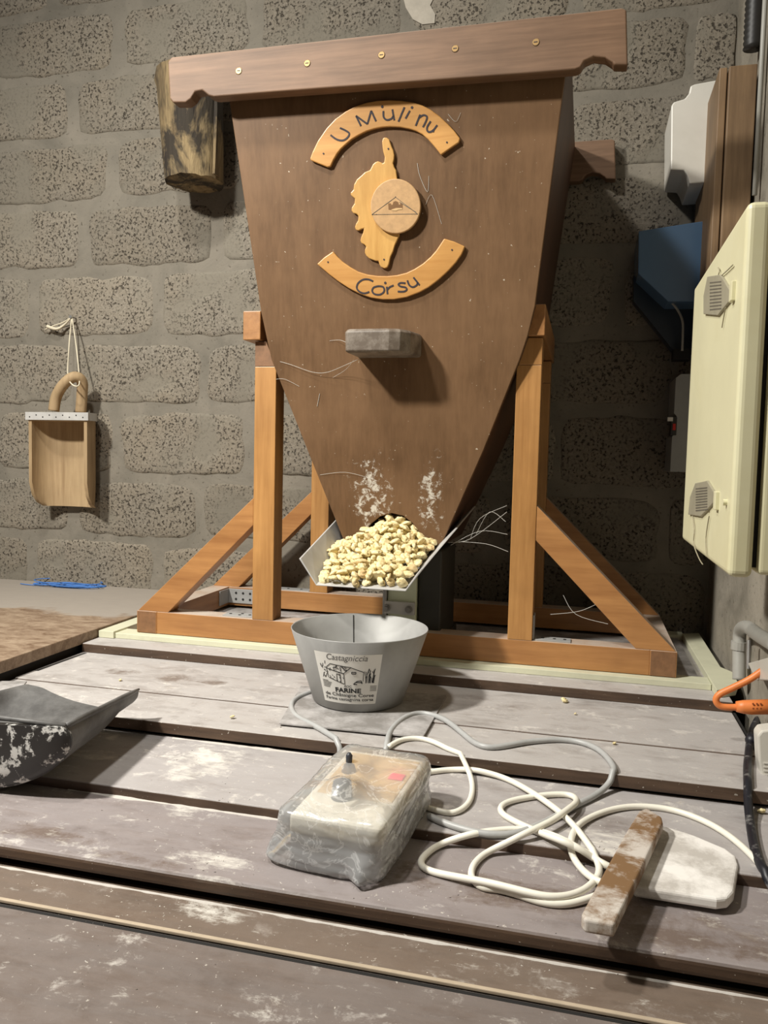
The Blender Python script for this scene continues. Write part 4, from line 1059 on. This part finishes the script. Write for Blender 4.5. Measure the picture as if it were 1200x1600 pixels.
cable('power_cable', [(700, 640), (650, 672), (600, 695), (520, 714), (440, 706), (360, 680), (300, 664), (250, 658), (222, 642), (206, 618), (215, 580), (260, 540), (330, 505), (400, 470, .008), (480, 432, .01), (530, 395, .01), (560, 370, .006), (545, 350), (490, 345), (420, 352), (340, 367), (305, 387), (312, 412), (360, 440), (440, 475, .004), (520, 505, .008), (600, 545, .01), (650, 580, .008), (700, 600)], .0044, M['cable_white'], 'off-white cable with the narrow hairpin loop in the middle of the coil', K)
cable('power_cable', [(700, 660, .004), (640, 640, .008), (590, 610, .008), (550, 560, .004), (538, 510, .004), (555, 460, .002), (600, 425), (680, 395), (770, 385), (880, 397), (980, 432), (1060, 477), (1130, 535), (1200, 610), (1240, 650)], .0044, M['cable_white'], 'off-white cable arching behind the scraper to the right edge', K)
cable('grey_cable', [(500, 1078), (478, 1084), (460, 1093), (455, 1106), (464, 1120), (486, 1131), (512, 1146), (531, 1166), (529, 1184), (520, 1200)], .0048, M['cable_grey'], 'grey cable curling out from behind the bucket to the control box')
cable('grey_cable', [(600, 1190), (604, 1165), (611, 1140), (635, 1119), (662, 1114), (695, 1124), (722, 1145), (745, 1163), (775, 1168), (830, 1158), (890, 1156), (935, 1170), (960, 1200), (952, 1225), (925, 1246), (900, 1258), (870, 1275), (840, 1290), (800, 1304), (750, 1302), (700, 1288), (670, 1275)], .0048, M['cable_grey'], 'long grey cable looping behind and right of the control box')
k6 = lambda x, y: (1000+x*.2874, 940+y*.2875)
cable('black_cable', [(*k6(640, 640), .0), (*k6(610, 700), 0.004), k6(597, 760), k6(590, 830), k6(583, 900), k6(585, 1050), k6(598, 1200), k6(620, 1330), k6(655, 1430), k6(700, 1520), k6(760, 1600)], .0062, M['cable_black'], 'thick dusty black cable running down the right edge of the bench')
bm = B(); c = bench(*k6(605, 765), .006); bmesh.ops.create_icosphere(bm, subdivisions=2, radius=.0105, matrix=Matrix.Translation(c+Vector((0, 0, .004))))
tag(obj('cable_knot', bm, M['cable_black'], None, True), 'black taped knot at the top of the black cable', 'tape')
# orange lead with plug
og = thing('orange_lead', 'orange extension lead with plug hanging in at the right edge', 'cable', (1.3, -.28, -.02))
YO = -.27
bm = B(); tube(bm, catmull([onY(x, y, YO) for x, y in ((1240, 1020), (1200, 1042), (1172, 1061), (1144, 1075), (1124, 1085), (1119, 1095), (1128, 1104), (1154, 1105))], 6), .0058, 12); obj('lead', bm, M['orange'], og, True)
bm = B(); a = onY(1150, 1104, YO); b = onY(1172, 1105, YO); c = onY(1215, 1104, YO)
tube(bm, [a, a+(b-a)*.5, b, c], [.009, .0115, .0125, .013], 16); pl = obj('plug', bm, M['orange'], og, True)
bm = B()
for i in range(3):
    for j in range(2): p = onY(1177+i*6, 1100+j*7, YO-.0122); cyl(bm, p+Vector((0, .002, 0)), p-Vector((0, .0006, 0)), .0016, n=8)
obj('grip_dimple', bm, plain('dark_orange', S(150, 78, 36), .6), pl)
# white socket block hanging at right edge
ws = thing('socket_block', 'white plastic socket block at the right edge below the orange plug', 'socket', (1.33, -.36, -.03))
YS = -.40
pts = [onY(x, y, YS) for x, y in ((1184, 1150), (1190, 1142), (1240, 1136), (1240, 1236), (1197, 1236), (1191, 1226), (1186, 1190))]
sb = obj('shell', prism(B(), pts, Vector((0, .035, 0))), M['white'], ws, bevel=.003)
bm = B()
for k in range(7): p = onY(1193, 1192+k*6, YS); box(bm, (p.x, YS-.0012, p.z-.0012), (p.x+.03, YS+.001, p.z+.0012))
obj('grip_rib', bm, M['white'], sb)

# ------------------------------------------------------------------ scraper
zs1 = -.0785
scp = thing('flour_scraper', 'flour-white board scraper with a worn brown stick handle lying on the bench', 'scraper', (1.17, -.7, -.079))
zt1 = -.0585
bpx = [(1022, 1292), (1040, 1290), (1084, 1304), (1134, 1325), (1150, 1337), (1154, 1350), (1147, 1392), (1138, 1402), (1120, 1404), (990, 1384), (996, 1360)]
bl = [onZ(x, y, zt1) for x, y in bpx]
obj('blade', prism(B(), bl, Vector((0, 0, -.0145))), M['flourwood'], scp, bevel=.004, seg=3)
zt2 = -.036
hpx = [(999, 1266), (1011, 1262), (1034, 1276), (1036, 1284), (1000, 1362), (972, 1418), (960, 1444), (914, 1436), (908, 1428), (938, 1372), (978, 1300)]
bm = B(); prism(bm, [onZ(x, y, zt2) for x, y in hpx], Vector((0, 0, -.0155))); obj('handle', bm, M['stick'], scp, bevel=.003, seg=3)
tag(scp.children[1], 'worn brown stick handle whitened with flour')

# ------------------------------------------------------------------ things on the right: cabinet, meter box, boards, blue box, switch, pipes
cbn = thing('electrical_cabinet', 'large yellowed cream plastic enclosure with two ribbed latches on the right wall', 'cabinet', (1.38, -.48, .3))
y0c, y1c, z0c, z1c = -.712, -.245, .309, .745
def rbox(x0, x1, nm, mat, bev, yy0=y0c, yy1=y1c, zz0=z0c, zz1=z1c): return obj(nm, box(B(), (x0, yy0, zz0), (x1, yy1, zz1)), mat, cbn, bevel=bev, seg=4)
lid = rbox(1.22, 1.247, 'lid', M['creambox'], .008)
rbox(1.247, 1.2525, 'seal', M['dark'], 0, y0c+.012, y1c-.012, z0c+.012, z1c-.012)
rbox(1.2525, 1.380, 'body', M['creambox'], .006, y0c+.004, y1c-.004, z0c+.004, z1c-.004)
for pts, dy in (([(1105, 432), (1125, 429), (1142, 457), (1141, 468), (1121, 493), (1099, 491), (1099, 462)], 1), ([(1086, 755), (1104, 751), (1117, 772), (1117, 782), (1104, 797), (1094, 807), (1075, 804), (1078, 776)], -1)):
    w_ = [onX(x, y, 1.2165) for x, y in pts]
    lt_ = obj('latch', prism(B(), w_, Vector((.004, 0, 0))), M['rib'], lid, bevel=.001)
    cy_ = sum(p.y for p in w_)/len(w_); cz_ = sum(p.z for p in w_)/len(w_)
    hh = (max(p.z for p in w_)-min(p.z for p in w_)); ww = (max(p.y for p in w_)-min(p.y for p in w_))
    bm = B()
    for k in range(9):
        pc = sum(p_[0] for p_ in pts)/len(pts)-1; yy_ = min(p_[1] for p_ in pts)+12+k*(max(p_[1] for p_ in pts)-min(p_[1] for p_ in pts)-22)/8
        prism(bm, [onX(a_, b_, 1.2162) for a_, b_ in ((pc-9, yy_), (pc+9, yy_-2), (pc+9, yy_), (pc-9, yy_+2))], Vector((.0012, 0, 0)))
    tag(obj('latch_groove', bm, M['groove'], lid), kind='stuff')
    bm = B(); e0 = [p for p in w_ if p.y == min(q.y for q in w_)][0]
    box(bm, (1.2150, e0.y-.012, e0.z-.012), (1.222, e0.y+.004, e0.z+.012)); obj('latch_clip', bm, M['creambox'], lid, bevel=.001)
c = onX(1135, 785, 1.2195); bm = B(); cyl(bm, c+Vector((.001, 0, 0)), c-Vector((.004, 0, 0)), .004, n=10); obj('stud', bm, M['creambox'], lid)
bm = B()
for seq in ([(1082, 806), (1085, 828), (1084, 850), (1092, 872), (1098, 882)], [(1108, 806), (1103, 840), (1104, 870)], [(1118, 440), (1124, 425), (1122, 418)], [(1108, 444), (1128, 430), (1145, 414)], [(1134, 480), (1130, 500), (1128, 512)]):
    tube(bm, catmull([onX(x, y, 1.2178) for x, y in seq], 4), .0008, 5)
tag(obj('cobweb', bm, plain('dirty_cobweb', S(150, 142, 118), .9), lid), kind='stuff')

YMB = .34
mb_px = [(1124, 124), (1086, 131), (1079, 134), (1077, 145), (1070, 154), (1053, 159), (1049, 165), (1048, 265), (1069, 266), (1074, 274), (1078, 287), (1124, 283)]
mw = [onY(x, y, YMB) for x, y in mb_px]
mb = thing('meter_box', 'white plastic meter box with stepped corners high beside the wooden boards', 'meter box', (1.27, .5, 1.1))
obj('shell', prism(B(), mw, Vector((0, WY-.012-YMB, 0))), M['white'], mb, bevel=.003)
c = onY(1110, 263, YMB); obj('vent_slot', box(B(), (c.x-.001, YMB-.0006, c.z-.009), (c.x+.001, YMB+.002, c.z+.009)), M['groove'], mb)
YB_ = .17
def bpost(nm, x0, x1, ytop, ybot, label, mat, Yv=YB_):
    a = onY(x0, ytop, Yv); b = onY(x1, ytop, Yv); z1 = onY((x0+x1)/2, ybot, Yv).z
    t = obj(nm, box(B(), (a.x, Yv, z1), (b.x, .49, a.z)), mat, None, bevel=.002); return tag(t, label, 'board')
bpost('wooden_board', 1124.5, 1137, 106, 520, 'narrow reddish-brown board standing between the white meter box and the wide plank', M['boxwood'])
bpost('wooden_board', 1140, 1184, 103, 520, 'wide brown plank in the right corner above the cream cabinet', M['boxwood'], YB_-.01)

YBB = .33
bb = thing('blue_box', 'blue enamelled box with a cut-off lower corner on the dark wall', 'box', (1.2, .5, .95))
bw = [onY(x, y, YBB) for x, y in ((998, 361), (1094, 346), (1120, 344), (1120, 471), (1044, 471), (997, 427))]
obj('shell', prism(B(), bw, Vector((0, WY-.012-YBB, 0))), M['blue'], bb, bevel=.002)
obj('underside_plate', prism(B(), [onY(x, y, YBB+.10) for x, y in ((990, 430), (1050, 480), (1110, 480), (1110, 545), (1062, 560), (990, 470))], Vector((0, .05, 0))), plain('shaded_blue_enamel', S(34, 46, 60), .4), bb)  # shaded underside of the box, put in as a darker blue plate
bm = B(); tube(bm, catmull([onY(x, y, YBB+.03) for x, y in ((1042, 466), (1056, 480), (1066, 500), (1067, 520), (1066, 548))], 5), .003, 8); obj('conduit', bm, M['pvc'], bb, True)
obj('gland', box(B(), tuple(onY(1052, 562, YBB+.06)), tuple(onY(1080, 545, YBB+.06)+Vector((0, .05, 0)))), M['dark'], bb)

YSW = .36
sw = thing('switch_box', 'narrow grey switch box with a small red switch half hidden behind the cabinet', 'switch box', (1.27, .5, .5))
s0 = [onY(x, y, YSW) for x, y in ((1056, 590), (1064, 584), (1090, 584), (1090, 738), (1047, 737), (1050, 682), (1056, 676), (1057, 650), (1053, 646))]
obj('shell', prism(B(), s0, Vector((0, WY-.012-YSW, 0))), M['grey_box'], sw, bevel=.001)
a = onY(1048, 680, YSW-.003); b = onY(1058, 652, YSW-.003); obj('switch_frame', box(B(), (a.x, YSW-.003, a.z), (b.x, YSW+.04, b.z)), M['darkmetal'], sw)
a = onY(1051, 672, YSW-.006); b = onY(1056, 662, YSW-.006); obj('red_rocker', box(B(), (a.x, YSW-.006, a.z), (b.x, YSW+.0, b.z)), M['red'], sw)
a = onY(1043, 658, YSW-.006); b = onY(1049, 652, YSW-.006); obj('white_stud', box(B(), (a.x, YSW-.006, a.z), (b.x+.004, YSW+.0, b.z)), M['white'], sw)
# hose at the top right
hx0 = onY(1181, 40, .18); bm = B(); rings = []
pts = [hx0+Vector((.0, .05, 0))]; n = 14
z = 1.62; P = []; R_ = []
k = 0
while z > 1.33:
    P.append(Vector((onY(1178, 60, .18).x, .18, z))); R_.append(.0185 if k % 2 else .0215); z -= .006; k += 1
tube(bm, P, R_, 16); tag(obj('corrugated_hose', bm, M['hose'], None, True), 'black corrugated hose running down the top right corner', 'hose')
q = onX(1192, 60, WX-.012); bm = B(); cyl(bm, Vector((WX-.012, .10, 1.62)), Vector((WX-.012, .10, 1.0)), .005, n=14); tag(obj('conduit_pipe', bm, M['pvc'], None, True), 'thin grey vertical pipe right of the black hose', 'pipe')
# small pipe elbow low right
bm = B(); XP = WX-.022
pth = [onX(x, y, XP) for x, y in ((1155, 1062), (1155, 1040), (1155, 1010), (1157, 985), (1168, 980), (1185, 992), (1215, 1010))]
tube(bm, catmull(pth, 5), .0125, 14)
pe = thing('drain_pipe', 'pale grey pipe elbow low on the right wall', 'pipe', tuple(pth[0])); obj('elbow', bm, M['pvc'], pe, True)
bm = B(); cyl(bm, pth[2]+Vector((0, 0, -.006)), pth[2]+Vector((0, 0, .010)), .0155, n=16); obj('collar', bm, M['pvc'], pe)
bm = B(); XP2 = XP
a = [onX(x, y, XP2) for x, y in ((1169, 1045), (1170, 1000))]; tube(bm, a, .004, 8); obj('side_tube', bm, M['steel'], pe)
jb = [onX(x, y, 1.352) for x, y in ((1168, 1036), (1260, 1010), (1260, 1066), (1180, 1062))]
tag(obj('junction_box', prism(B(), jb, Vector((.027, 0, 0))), M['white'], None, bevel=.002), 'small white junction box under the pipe elbow at the right edge', 'box')
print('chestnuts', len(placed))
